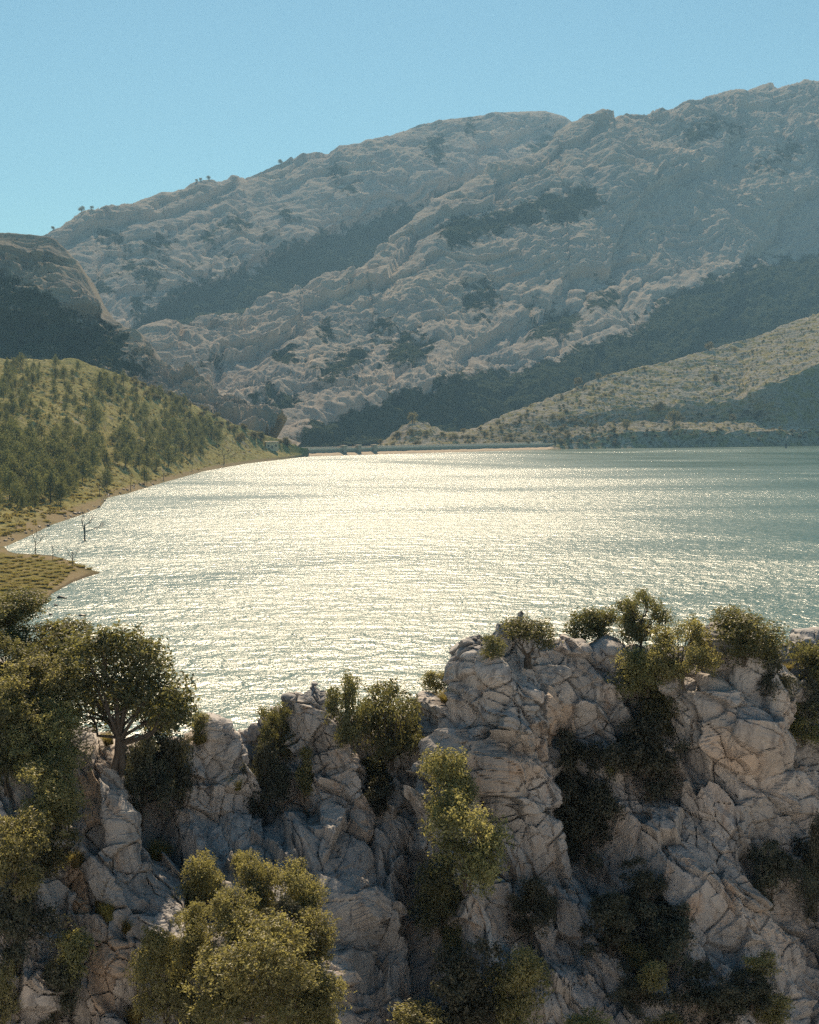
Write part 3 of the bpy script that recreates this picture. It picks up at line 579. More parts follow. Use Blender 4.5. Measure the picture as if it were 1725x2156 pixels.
jnt = ((np.minimum(ID, ID2) * 131 + np.maximum(ID, ID2) * 71) % 97) / 97.; jnt = sstep(.25, .8, jnt) * (.55 + .45 * sstep(-.2, .4, perlin(P * 1.1 + 60)))
disp += rm * (.36 * np.clip(off[ID], -1.6, 1.6) + 0 * F1c + .24 * np.clip(tla[ID] * va, -1.5, 1.5) + .30 * np.clip(tlb[ID] * vb, -1.5, 1.5))
disp -= jnt * ((.05 + .24 * rm * dep[ID]) * (1 - sstep(0, .04, gap)) + .02 * (1 - sstep(0, .15, gap)))
# second and third generation of joints
A = P[:, 0] + .10 * perlin(P * .9 + 5); B = bqy / 52. + .10 * perlin(P * .9 + 11); c_, s_ = math.cos(rad(40)), math.sin(rad(40))
A2 = (A * c_ - B * s_); B2 = (A * s_ + B * c_) * .55
def facets(sa_, sb_, seed, off_, tilt, crack, wid, frac):
    f1, f2, h, xa, xb = vor2(A2 / sa_, B2 / sb_, seed); r1, r2, r3 = h * 2.7 % 1, h * 5.3 % 1, h * 9.1 % 1
    return sa_ * (off_ * (h - .5) + tilt * xa * (r1 - .5) * 2 + tilt * xb * (r2 - .5) * 2) - crack * sstep(frac, frac + .2, r3) * (1 - sstep(0, wid, f2 - f1))
where = .35 + .65 * sstep(-.45, .0, perlin(P * .35 + 3)); wh2 = .25 + .75 * sstep(-.3, .15, perlin(P * .5 + 23)); wh3 = .2 + .8 * sstep(-.2, .2, perlin(P * .8 + 33))
qs = A2 / 1.55 + .45 * perlin(P * .33 + 12) + .12 * perlin(P * 1.1); fs_ = qs - np.floor(qs); lean = np.where(fs_ < .82, fs_ / .82, (1 - fs_) / .18) - .5
disp += .50 * lean * _rk * (.35 + .65 * sstep(-.3, .2, perlin(P * .22 + 52)))          # slabs leaning down to the right
disp += where * facets(.95, .80, 3, .42, .38, .24, .045, .3)
disp += wh2 * facets(.42, .40, 7, .34, .38, .11, .06, .35)
disp += wh3 * facets(.17, .16, 9, .22, .30, .03, .1, .4)
# long straight joints, slanting down to the right, and cross joints
for k_ in range(46):
    an = rad(r2g.normal(-52, 10) if r2g.random() < .7 else r2g.normal(20, 14)); cx_, cy_ = r2g.uniform(0, 1725), r2g.uniform(1350, 2150); ln = r2g.uniform(60, 230); kk = np.nonzero((np.abs(bqx - cx_) < ln) & (np.abs(bqy - cy_) < ln))[0]
    u_ = (bqx[kk] - cx_) * math.cos(an) - (bqy[kk] - cy_) * math.sin(an); v_ = (bqx[kk] - cx_) * math.sin(an) + (bqy[kk] - cy_) * math.cos(an) + 5 * perlin(P[kk] * 1.2)
    disp[kk] -= r2g.uniform(.12, .4) * np.exp(-(v_ / r2g.uniform(2.0, 3.6)) ** 2) * sstep(ln * .5, ln * .35, np.abs(u_)) + r2g.normal(0, .10) * sstep(-3, 3, v_) * sstep(ln * .5, ln * .3, np.abs(u_)) * sstep(90, 20, np.abs(v_))
disp += .22 * fbm(P * .45, 3) + .035 * fbm(P * 2.4, 4, .6, True) + .016 * fbm(P * 9, 3, .6)
# slanting grooves in the lower right face
gq = (A * .83 - B * .56) * 1.9 + .8 * fbm(P * .8, 3); disp += .09 * sstep(1850, 2000, bqy) * sstep(850, 1000, bqx) * fbm(np.stack([gq * 1.4, A * .3, B * .3], 1), 3, .6, True)
G2 = G + (N_ * disp[:, None]).reshape(G.shape); V = G2.reshape(-1, 3)
tone = np.zeros(ns, f32); tone[:nhand] = 0
warm = {(200, 1690): .8, (645, 1696): .7, (170, 1877): .7, (1151, 1486): .45, (1183, 1522): .5, (1106, 1546): .35, (1050, 1607): .25, (155, 1837): .5, (612, 1705): .4, (758, 1735): .3, (220, 2082): .6, (240, 2020): .5, (804, 1731): .3, (1539, 1600): .3, (1599, 1583): .2}
for k, s in enumerate(S[:nhand]): tone[k] = warm.get((int(s[0]), int(s[1])), 0)
tonev = np.clip(tone[ID] + .25 * perlin(P * .4 + 40), 0, 1)
FQ = grid_faces(nu, nv); frow = np.repeat(np.arange(nv - 1), nu - 1); fid = np.where((frow < nfront) & (F1[FQ[:, 0]] < 50), ID[FQ[:, 0]], -1)
cnt = np.array([(0 if not k else k) for k in np.bincount(fid[fid >= 0], minlength=ns)])
keep = np.argsort(-cnt)[:290]; keep = keep[cnt[keep] > 60]
iskeep = np.zeros(ns + 1, bool); iskeep[keep] = True; iskeep[-1] = False
rest = FQ[~iskeep[fid]]
def sub(faces):
    u, inv = np.unique(faces, return_inverse=True); return V[u], inv.reshape(faces.shape), {'tone': tonev[u]}
v, fc, at = sub(rest); ridge = link('rock_ridge', mesh_np('rock_ridge', v, fc, M_CRAG, False, at), kind='structure')
order = np.argsort(fid, kind='stable'); fs = fid[order]; st = np.searchsorted(fs, np.arange(ns)); en = np.searchsorted(fs, np.arange(ns), 'right')
for i in keep:
    v, fc, at = sub(FQ[order[st[i]:en[i]]]); link('rock_block', mesh_np('rock_block', v, fc, M_CRAG, False, at), parent=ridge)
s = Sheet(); s.G = G2; s.px = px; s.pp = proj(G2); SHEETS['ridge'] = s
print('ridge', round(time.time() - T0, 1), ns, len(keep))

# ------------------------------------------------------------------ plants
def leaves(Pc, Nn, size, r, asp=.5, fold=.25):
    """diamond leaf faces at points Pc lying across directions Nn"""
    n = len(Pc); t = r.normal(size=(n, 3)); t -= (t * Nn).sum(1)[:, None] * Nn; t /= np.linalg.norm(t, axis=1)[:, None] + 1e-9
    b = np.cross(Nn, t); L_ = (size * r.uniform(.6, 1.3, n))[:, None]
    V = np.stack([Pc - t * L_ * .5, Pc + b * L_ * asp * .5 + Nn * L_ * fold * .3, Pc + t * L_ * .5, Pc - b * L_ * asp * .5 + Nn * L_ * fold * .3], 1)
    return V.reshape(-1, 3), np.arange(n * 4).reshape(n, 4)

def crown(seed, lobes, n, leaf, mat_name, gaps=.0, tone_bias=0., per=8):
    """leaves sit in sprays of a few, the sprays fill ragged lobes"""
    r = np.random.default_rng(seed); lo = np.array(lobes, float); w = lo[:, 3] ** 2; m = n // per; pick = r.choice(len(lo), m, p=w / w.sum())
    dirs = r.normal(size=(m, 3)); dirs /= np.linalg.norm(dirs, axis=1)[:, None]; dirs[:, 2] = np.where((dirs[:, 2] < -.2) & (r.random(m) < .6), -dirs[:, 2], dirs[:, 2])
    ra = np.where(r.random(m) < .74, r.uniform(.8, 1.08, m), r.uniform(.2, .8, m)); ra = np.where(r.random(m) < .07, ra * 1.22, ra)
    bump = 1 + .55 * perlin(dirs * 2.6 + pick[:, None] * 3.7 + seed) + .4 * perlin(dirs * 5.5 + pick[:, None] * 1.9 + seed)
    Pc = lo[pick, :3] + dirs * (lo[pick, 3] * ra * bump)[:, None] * [1, 1, .9]
    if gaps:
        k = perlin(Pc * 6.5 + seed * 1.7) > -.55 + gaps; Pc, dirs = Pc[k], dirs[k]
    m = len(Pc); Ns = dirs + [0, 0, .35] + r.normal(0, .45, dirs.shape); Ns /= np.linalg.norm(Ns, axis=1)[:, None]
    ax = np.cross(Ns, r.normal(size=(m, 3))); ax /= np.linalg.norm(ax, axis=1)[:, None] + 1e-9
    o = r.normal(0, 1, (m, per, 3)) * leaf * [.55, .55, .55] + ax[:, None] * np.linspace(-1.3, 1.3, per)[None, :, None] * leaf
    Pl = (Pc[:, None] + o).reshape(-1, 3); Nl = np.repeat(Ns, per, 0) + r.normal(0, .5, (m * per, 3)); Nl /= np.linalg.norm(Nl, axis=1)[:, None]
    V, Fc = leaves(Pl, Nl, leaf * 1.12, r)
    tn = np.clip(.5 + tone_bias + np.repeat(r.normal(0, .2, m) + .5 * perlin(Pc * 4 + seed), per) + r.normal(0, .1, m * per), 0, 1)
    return V, Fc, np.repeat(tn, 4)

def tube(pts, radii, n=6):
    pts = np.array(pts, float); V = []; 
    for i, p in enumerate(pts):
        t = pts[min(i + 1, len(pts) - 1)] - pts[max(i - 1, 0)]; t /= np.linalg.norm(t) + 1e-9
        u = np.cross(t, [.3, 1, .1]); u /= np.linalg.norm(u); w = np.cross(t, u); a = np.linspace(0, 2 * np.pi, n, endpoint=False)
        V.append(p + radii[i] * (np.cos(a)[:, None] * u + np.sin(a)[:, None] * w))
    V = np.concatenate(V); Fc = []
    for i in range(len(pts) - 1):
        for k in range(n): Fc.append([i * n + k, i * n + (k + 1) % n, (i + 1) * n + (k + 1) % n, (i + 1) * n + k])
    return V, np.array(Fc)

def join(parts):
    V, F_, o = [], [], 0
    for v, f in parts: V.append(v); F_.append(f + o); o += len(v)
    return np.concatenate(V), np.concatenate(F_)

def limbs(seed, lobes, trunk_h, r0, lean=(0, 0), stems=1):
    r = np.random.default_rng(seed); parts = []; fork = np.array([lean[0], lean[1], trunk_h])
    for s_ in range(stems):
        base = np.array([r.uniform(-.05, .05) * (stems > 1), r.uniform(-.03, .03), -.08]); mid = (base + fork) / 2 + r.normal(0, .03, 3) * [1, 1, 0]
        fk = fork + r.normal(0, .012, 3) * (stems > 1)
        parts.append(tube([base, base * .8 + mid * .2, mid, fk], [r0 * 1.35, r0 * 1.05, r0 * .9, r0 * .75]))
    for lo in lobes:
        e = np.array(lo[:3], float); a = fork * r.uniform(.55, 1.0) + base * .0; m1 = a * .6 + e * .4 + r.normal(0, .05, 3); m2 = a * .25 + e * .75 + r.normal(0, .05, 3)
        parts.append(tube([a, m1, m2, e + r.normal(0, .03, 3)], [r0 * .6, r0 * .42, r0 * .28, r0 * .1], 5))
        for q in range(3):
            d = r.normal(size=3); d /= np.linalg.norm(d); parts.append(tube([m2, (m2 + e) / 2 + d * lo[3] * .3, e + d * lo[3] * .85], [r0 * .22, r0 * .14, r0 * .04], 4))
    return join(parts)

# bushes and trees are modelled in a unit box (width 1, depth about 0.85, height 1) and scaled to metres
def rand_lobes(seed, n, zlo=.25, zhi=.78, spread=.30, rr=(.16, .27), shape='round'):
    r = np.random.default_rng(seed); out = []
    for k in range(n):
        z = zlo + (zhi - zlo) * (k + .5 * r.random()) / n
        f = 1.0 if shape == 'round' else max(.15, 1.15 - z)
        if shape == 'round': f = math.sqrt(max(.08, 1 - ((z - .42) / .52) ** 2))
        a = r.uniform(0, 6.28); q = spread * f * math.sqrt(r.uniform(.15, 1)); out.append((q * math.cos(a), q * math.sin(a) * .85, z, r.uniform(*rr) * (.6 + .4 * f)))
    return out

ARCH = {}
def wild_lobes(seed, n):
    r = np.random.default_rng(seed); out = []
    for k in range(n):
        z = r.uniform(.05, .88); f = math.sin(math.pi * min(.95, z + .12)) ** .7
        out.append((r.normal(0, .2) * f + .12 * math.sin(z * 7 + seed), r.normal(0, .16), z, r.uniform(.06, .19) * (.6 + .5 * f)))
    return out
def arch(key, lobes, n, leaf, gaps=0, trunk=None, bark=None):
    ARCH[key] = (lobes, n, leaf, gaps, trunk, bark or M_BARK, {})
for k in range(4): arch('small%d' % k, rand_lobes(20 + k, 11, .08, .78, .32, (.17, .28)), 3800, .056, .04)
for k in range(5): arch('mid%d' % k, rand_lobes(40 + k, 22, .06, .82, .37, (.12, .24)), 11500, .036, .06)
for k in range(3): arch('large%d' % k, rand_lobes(60 + k, 30, .14, .84, .41, (.12, .19)), 23000, .0245, .06)
for k in range(3): arch('tree%d' % k, rand_lobes(80 + k, 22, .16, .82, .43, (.11, .21)), 10500, .034, .14, (.14, .028, (.03, 0), 1))
for k in range(4): arch('wild%d' % k, wild_lobes(140 + k, 26), 12000, .034, .10)
arch('oak0', [(-.30, 0, .50, .13), (-.33, .05, .66, .12), (-.18, -.05, .80, .14), (-.05, .05, .72, .14), (-.05, -.06, .90, .10), (.08, 0, .82, .14), (.02, -.04, .58, .11), (.18, .05, .66, .13), (.27, 0, .54, .12), (.36, 0, .42, .11), (.30, -.08, .36, .10), (-.18, .05, .60, .11), (.20, .0, .82, .09), (.42, .05, .34, .08), (.12, -.1, .50, .08), (-.12, .1, .36, .11), (.14, .08, .36, .11), (.05, .12, .46, .12), (-.25, .08, .38, .11), (.28, .1, .28, .09), (-.38, .1, .34, .09)], 17000, .027, .16, (.22, .024, (.0, 0), 3))
arch('conic0', rand_lobes(95, 12, .12, .90, .30, (.10, .17), 'cone'), 3600, .046, .08)
arch('stems0', [(-.3, 0, .62, .17), (-.1, -.1, .74, .18), (.12, .05, .78, .18), (.3, 0, .64, .17), (0, .1, .62, .16), (-.42, 0, .48, .10), (.42, 0, .50, .10)], 6000, .034, .12, (.22, .022, (0, 0), 6))
MATS = {'olive': M_OLIVE, 'oak': M_OAK, 'dark': M_SHADED_LEAF, 'pine': M_PINE, 'scrub': M_SCRUB}
def arch_mesh(key, mat):
    lobes, n, leaf, gaps, tr, bark, cache = ARCH[key]
    if key == 'oak0': lobes = [(a_, b_, c_, d_ * 1.25) for a_, b_, c_, d_ in lobes]
    if 'V' not in cache:
        cache['V'] = crown(abs(hash(key)) % 9 + len(key) * 7 + int(key[-1]) * 13, lobes, n, leaf, mat, gaps)
        if tr: cache['T'] = mesh_np('trunk_mesh', *limbs(int(key[-1]) + 3, lobes, *tr), bark, True)
        else: cache['T'] = mesh_np('stem_mesh', *limbs(int(key[-1]) + 3, lobes[::3], .18, .016, (0, 0), 3), bark, True)
    if mat not in cache:
        V_, F_, t_ = cache['V']; cache[mat] = mesh_np('leaf_mesh', V_, F_, MATS[mat], False, {'tone': t_})
    return cache[mat], cache['T']

def plant(x, y, w, h, key, mat, label, name='bush', cat='bush', group=None, out=.18, rz=None, sheet='ridge', base=.46):
    p, ok = hit(sheet, x, y + base * h); Yb = p[1] - out * w / FPX * p[1]
    q = PT(x, y + .5 * h, Yb); W = 1.14 * w / FPX * Yb; H = 1.08 * h / FPX * Yb / math.cos(rad(12))
    cm, tm = arch_mesh(key, mat)
    t = thing(name, q, label, cat, group, (W, W * .95, H), rz if rz is not None else 0)
    link('crown', cm, t); link('trunk' if name.endswith('tree') or name.endswith('oak') else 'stem', tm, t)
    return t
PL = [  # x, y, w, h, archetype, leaf, name, label  (photo pixels)
 (20, 1300, 170, 110, 'mid0', 'oak', 'bush', 'dark green bush beside the sandy beach, topmost in the left thicket'),
 (118, 1372, 190, 130, 'mid1', 'oak', 'bush', 'dark bush sloping down beside the water, between beach bush and big oak'),
 (20, 1400, 200, 150, 'large0', 'oak', 'bush', 'wide brownish green bush below the beach bush at the frame edge'),
 (90, 1470, 210, 170, 'large1', 'olive', 'bush', 'yellow green bush left of the big dark oak, mid height in the thicket'),
 (252, 1476, 300, 262, 'oak0', 'oak', 'holm_oak', 'big dark holm oak with bare crooked limbs against the lake'),
 (345, 1520, 90, 130, 'mid2', 'dark', 'bush', 'black green bush under the outer limbs of the big oak'),
 (90, 1560, 190, 170, 'large2', 'olive', 'bush', 'dense olive bush under the thicket, left of the oak trunk'),
 (15, 1560, 150, 200, 'large0', 'oak', 'bush', 'dark bush in the left thicket cut by the frame edge, beside the dense olive bush'),
 (110, 1665, 165, 140, 'mid3', 'olive', 'bush', 'pale grey green bush above the rounded tan boulder'),
 (95, 1760, 140, 150, 'mid4', 'oak', 'bush', 'shaded dark bush hanging below the pale grey green bush'),
 (35, 1800, 150, 160, 'mid0', 'olive', 'bush', 'sunlit olive bush at the left frame edge beside the rock pillar'),
 (35, 1930, 150, 180, 'mid1', 'dark', 'bush', 'deeply shaded bush below the sunlit olive bush at the frame edge'),
 (150, 2010, 95, 120, 'small1', 'olive', 'bush', 'small bushy green shrub on the front of the rock pillar'),
 (120, 2090, 110, 150, 'mid2', 'dark', 'bush', 'dark shrub in the hollow at the foot of the rock pillar'),
 (5, 2090, 60, 130, 'small2', 'olive', 'bush', 'green shrub at the bottom left corner of the picture'),
 (300, 1640, 110, 170, 'mid4', 'dark', 'bush', 'dark ivy like bush hanging under the big oak roots'),
 (375, 1620, 60, 160, 'small3', 'dark', 'bush', 'narrow dark bush in the cleft right of the oak roots'),
 (420, 1520, 60, 44, 'small0', 'olive', 'bush', 'low yellow green bush on the ridge top right of the oak'),
 (578, 1545, 80, 130, 'tree1', 'oak', 'small_tree', 'slender dark tree at the left flank of the rounded rock hump'),
 (560, 1640, 90, 150, 'mid3', 'dark', 'bush', 'black shaded bush in the gully below the slender dark tree'),
 (642, 1628, 72, 105, 'conic0', 'olive', 'bush', 'small cone shaped shrub on the face of the rounded rock hump'),
 (735, 1500, 90, 160, 'tree0', 'oak', 'small_tree', 'upright small tree on top of the rounded rock hump'),
 (822, 1525, 150, 170, 'tree2', 'oak', 'small_tree', 'spreading tree with crooked trunk right of the upright hump tree'),
 (800, 1620, 72, 66, 'small1', 'oak', 'bush', 'compact shrub with a lit top below the spreading hump tree'),
 (800, 1675, 70, 70, 'small2', 'dark', 'bush', 'dark shrub in the hollow under the compact lit shrub'),
 (918, 1432, 66, 46, 'small0', 'olive', 'bush', 'thin low bush on the notch in the ridge left of the tall crag'),
 (945, 1650, 130, 150, 'mid0', 'olive', 'bush', 'tall sunlit olive bush in the middle of the cliff, upper part'),
 (985, 1770, 165, 190, 'mid3', 'olive', 'bush', 'broad sunlit olive bush directly below the tall middle bush'),
 (930, 1880, 110, 150, 'mid2', 'oak', 'bush', 'shaded lower bush trailing from the broad middle olive bush'),
 (1112, 1352, 150, 96, 'stems0', 'oak', 'bush', 'bush with fanning bare stems on top of the tall crag'),
 (1040, 1362, 50, 50, 'small2', 'oak', 'bush', 'small low bush beside the fan stemmed bush on the crag'),
 (1225, 1318, 84, 76, 'small1', 'oak', 'bush', 'dark loose bush behind the crag top, left of the round topped tree'),
 (1270, 1312, 70, 64, 'small3', 'oak', 'bush', 'small dense bush touching the round topped tree on its left'),
 (1350, 1305, 112, 124, 'tree1', 'oak', 'small_tree', 'round topped dark tree standing highest against the lake on the crest'),
 (1440, 1372, 130, 140, 'tree0', 'olive', 'small_tree', 'open tree with pale crooked branches right of the round topped tree'),
 (1568, 1338, 170, 110, 'mid1', 'oak', 'bush', 'wide dense bush on the crest behind the twin rock fingers'),
 (1620, 1420, 90, 110, 'mid4', 'dark', 'bush', 'shaded bush spilling down behind the steep slab from the wide crest bush'),
 (1365, 1410, 130, 100, 'mid2', 'olive', 'bush', 'yellow green bush spreading over the crest below the round topped tree'),
 (1388, 1490, 110, 120, 'mid0', 'oak', 'bush', 'bush hanging down the cliff under the yellow green crest bush'),
 (1365, 1590, 145, 165, 'mid3', 'dark', 'bush', 'large black shaded ivy mass hanging on the upper right cliff'),
 (1222, 1630, 130, 160, 'mid1', 'dark', 'bush', 'black shaded ivy mass in the cleft under the tall crag'),
 (1235, 1740, 140, 150, 'mid4', 'dark', 'bush', 'dark ivy mass lower in the cleft, widening towards its foot'),
 (1290, 1600, 40, 60, 'small0', 'olive', 'bush', 'tiny lit shrub on the rock beside the black ivy in the cleft'),
 (1708, 1400, 84, 100, 'small3', 'oak', 'bush', 'bush at the right frame edge on the crest'),
 (1715, 1470, 60, 80, 'small2', 'dark', 'bush', 'dark bush under the crest bush at the right frame edge'),
 (1692, 1515, 112, 92, 'mid2', 'olive', 'bush', 'rounded pale bush on the ledge at the right frame edge'),
 (1625, 1840, 110, 120, 'mid0', 'dark', 'bush', 'dark bush on the lower right cliff under the long slab'),
 (1718, 1820, 76, 220, 'mid3', 'dark', 'bush', 'tall black bush along the right frame edge'),
 (1352, 1880, 110, 110, 'mid4', 'dark', 'bush', 'round dark bush in the middle of the lower right cliff'),
 (1285, 1945, 140, 130, 'mid1', 'dark', 'bush', 'dark bush below and left of the round dark cliff bush'),
 (1395, 1980, 140, 140, 'mid0', 'dark', 'bush', 'dark bush below and right of the round dark cliff bush'),
 (1120, 1905, 90, 120, 'small1', 'dark', 'bush', 'dark shrub right of the shaded middle bush on the bare face'),
 (1335, 2012, 60, 50, 'small3', 'olive', 'bush', 'small bright yellow shrub on the lower cliff under two dark bushes'),
 (1372, 2052, 72, 66, 'small0', 'olive', 'bush', 'bright yellow shrub just below its smaller twin on the lower cliff'),
 (1340, 2080, 100, 80, 'small1', 'dark', 'bush', 'dark shrub under the bright yellow pair on the lower cliff'),
 (1600, 2030, 70, 50, 'small2', 'olive', 'bush', 'small dull yellow shrub low on the right cliff'),
 (1580, 2075, 110, 80, 'small3', 'dark', 'bush', 'dark shrub below the dull yellow shrub on the right'),
 (1625, 2120, 80, 70, 'small0', 'olive', 'bush', 'olive shrub at the bottom right, nearest the frame corner'),
 (1500, 2110, 140, 110, 'mid2', 'dark', 'bush', 'wide dark shrub on the bottom edge right of centre'),
 (955, 1975, 52, 66, 'small1', 'olive', 'bush', 'little lit shrub above the large shaded bottom bush'),
 (970, 2080, 170, 190, 'mid4', 'dark', 'bush', 'large shaded bush at the bottom beside the lit bottom bush'),
 (1090, 2085, 140, 180, 'mid3', 'olive', 'bush', 'tall sunlit bush at the bottom, right of the large shaded bush'),
 (880, 2150, 110, 80, 'small2', 'olive', 'bush', 'lit bush top at the bottom edge left of the large shaded bush'),
 (1245, 2160, 110, 50, 'small3', 'olive', 'bush', 'low lit bush top on the bottom edge under the grooved slab'),
 (1400, 2165, 90, 60, 'small0', 'olive', 'bush', 'low lit bush top on the bottom edge left of the wide dark shrub'),
 (430, 1850, 96, 110, 'mid2', 'olive', 'bush', 'upright lit bush at the top left of the bottom thicket'),
 (545, 1870, 110, 130, 'mid0', 'olive', 'bush', 'lit bush with shaded front at the top of the bottom thicket'),
 (510, 1820, 44, 60, 'small3', 'olive', 'bush', 'small pointed lit bush tip at the very top of the bottom thicket'),
 (635, 1880, 110, 120, 'mid3', 'olive', 'bush', 'bush with lit outer sprays at the upper right of the bottom thicket'),
 (590, 1950, 90, 110, 'mid1', 'dark', 'bush', 'dark hollow bush between lit bushes of the bottom thicket'),
 (660, 1975, 110, 110, 'mid4', 'olive', 'bush', 'lit bush at the right side of the bottom thicket by the big slab'),
 (490, 1930, 110, 110, 'mid1', 'olive', 'bush', 'lit bush in the heart of the bottom thicket'),
 (405, 1965, 100, 110, 'mid3', 'olive', 'bush', 'lit pointed bush on the left shoulder of the bottom thicket'),
 (345, 2050, 150, 210, 'large1', 'olive', 'bush', 'tall lit bush at the left of the bottom thicket beside the rock pillar'),
 (535, 2060, 270, 240, 'large2', 'olive', 'bush', 'largest rounded lit bush in the middle of the bottom thicket'),
 (670, 2110, 130, 150, 'mid0', 'olive', 'bush', 'lit bush at the right foot of the bottom thicket'),
 (430, 2140, 110, 80, 'mid2', 'oak', 'bush', 'dull bush on the bottom edge under the largest thicket bush'),
]
OUT = {'sunlit olive bush at the left': 1.2, 'pale grey green bush above': .8, 'small bushy green shrub': .9, 'yellow green bush left of': .5, 'dense olive bush under': .5, 'broad sunlit olive': .4, 'small bright yellow': 1.3, 'bright yellow shrub just': 1.5, 'small dull yellow': 1.2, 'low lit bush top': .8, 'lit bush top at': .8, 'tall sunlit bush at the bottom': .5}
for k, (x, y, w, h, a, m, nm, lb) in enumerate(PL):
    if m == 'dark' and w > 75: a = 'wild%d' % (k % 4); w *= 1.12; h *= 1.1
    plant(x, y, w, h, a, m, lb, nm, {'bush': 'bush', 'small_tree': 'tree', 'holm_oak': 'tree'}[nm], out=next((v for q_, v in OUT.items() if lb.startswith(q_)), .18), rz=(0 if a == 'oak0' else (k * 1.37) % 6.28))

# grass tufts on the rocks
def tuft_mesh(name, n, seed, spread, mat, w=.03, droop=.5, seg=3):
    r = np.random.default_rng(seed); a = r.uniform(0, 6.28, n); q = np.sqrt(r.random(n)) * spread; base = np.stack([q * np.cos(a), q * np.sin(a), -.05 + 0 * a], 1)
    out = np.stack([np.cos(a), np.sin(a), 0 * a], 1) * r.uniform(.2, 1, n)[:, None] * droop + r.normal(0, .12, (n, 3)) * [1, 1, 0]; H = r.uniform(.55, 1.0, n)
    side = np.stack([-np.sin(a + r.normal(0, 1, n)), np.cos(a), 0 * a], 1); V = []
    for k in range(seg + 1):
        t = k / seg; c_ = base + out * (t ** 2)[..., None] if False else base + out * t ** 2 + np.stack([0 * H, 0 * H, H * (t - .35 * t * t * droop)], 1)
        ww = w * (1 - t * .9); V += [c_ - side * ww, c_ + side * ww]
    V = np.stack(V, 1); i = (np.arange(n) * (2 * seg + 2))[:, None]; F_ = np.concatenate([i + np.array([[2 * k, 2 * k + 1, 2 * k + 3, 2 * k + 2]]) for k in range(seg)])
    tn = np.clip(np.tile(np.repeat(np.linspace(.2, .9, seg + 1), 2), n) + np.repeat(r.normal(0, .2, n), 2 * seg + 2), 0, 1)
    return mesh_np(name, V.reshape(-1, 3), F_, mat, False, {'tone': tn})
tuft = tuft_mesh('tuft_mesh', 420, 4, .30, M_GRASS, .012, .6)
tuftg = tuft_mesh('green_tuft_mesh', 420, 6, .30, M_TUSS, .013, .6)
for x, y, w, h, me, lb in [(216, 1868, 56, 100, tuft, 'tall pale yellow grass tuft hanging in the cleft of the rock pillar'), (232, 1905, 40, 60, tuft, 'yellow grass tuft just below the tall pale tuft on the pillar'), (163, 1800, 36, 50, tuftg, 'green grass tuft on the rock pillar under the rounded boulder'), (330, 1782, 70, 44, tuftg, 'low green grass tuft on the ledge left of the bottom thicket'), (268, 1935, 54, 50, tuft, 'wiry dry grass tuft at the right side of the rock pillar'), (972, 1462, 60, 44, tuftg, 'bright green grass tuft in the notch left of the tall crag'), (940, 1458, 40, 36, tuft, 'pale grass tuft beside the bright green tuft in the notch'), (285, 2130, 40, 60, tuft, 'yellow grass tuft at the foot of the rock pillar'), (60, 1735, 44, 40, tuftg, 'small grass tuft above the sunlit bush at the left edge'), (425, 1545, 54, 34, tuft, 'yellow grass patch on the ridge right of the oak roots'), (230, 1545, 36, 44, tuft, 'yellow grass seen through the limbs of the big oak'), (500, 1640, 30, 40, tuft, 'thin grass tuft on the sharp rock rib left of the hump'), (1655, 1400, 30, 24, tuft, 'dry grass tuft between crest bushes at the right')]:
    p, ok = hit('ridge', x, y + h * .5); q = PT(x, y + .5 * h, p[1] - .15); t = link('grass_tuft', me, label=lb, cat='grass tuft'); t.location = q
    W, H = w / FPX * p[1], h / FPX * p[1]; t.scale = (W, W * .8, H); t.rotation_euler = (rad(18), 0, x * .1)
print('foreground plants', round(time.time() - T0, 1))

# far trees: pines on the left slope
def pine_mesh(seed, n=1500):
    r = np.random.default_rng(seed); lo = []
    for k in range(9):
        z = .28 + .66 * k / 8; f = (1 - z) * .62 + .10; a = k * 2.4 + r.uniform(0, 1); lo.append((f * .62 * math.cos(a), f * .62 * math.sin(a), z + r.normal(0, .02), f * .52 + .05))
    V_, F_, t_ = crown(seed, lo, n, .07, None, .05); lo2 = [l for l in lo[::2]]
    return mesh_np('pine_crown', V_, F_, M_PINE, False, {'tone': t_}), mesh_np('pine_trunk', *tube([(0, 0, -.05), (.01, 0, .3), (0, .01, .6), (0, 0, .92)], [.028, .022, .015, .004]), M_BARK)
PINES = [pine_mesh(200 + k) for k in range(5)]
OAKS = []
for k in range(4):
    lo = rand_lobes(300 + k, 9, .28, .78, .28, (.16, .25)); V_, F_, t_ = crown(300 + k, lo, 900, .09, None, .05)
    OAKS.append((mesh_np('round_crown', V_, F_, M_SCRUB, False, {'tone': t_}), mesh_np('round_trunk', *tube([(0, 0, -.06), (.02, 0, .2), (0, 0, .5)], [.05, .04, .02]), M_BARK)))
def far_tree(kind, p, w, h, name, label, cat, group, k):
    t = thing(name, p, label, cat, group, (w, w, h), (k * 2.1) % 6.28); link('crown', kind[0], t); link('trunk', kind[1], t); return t

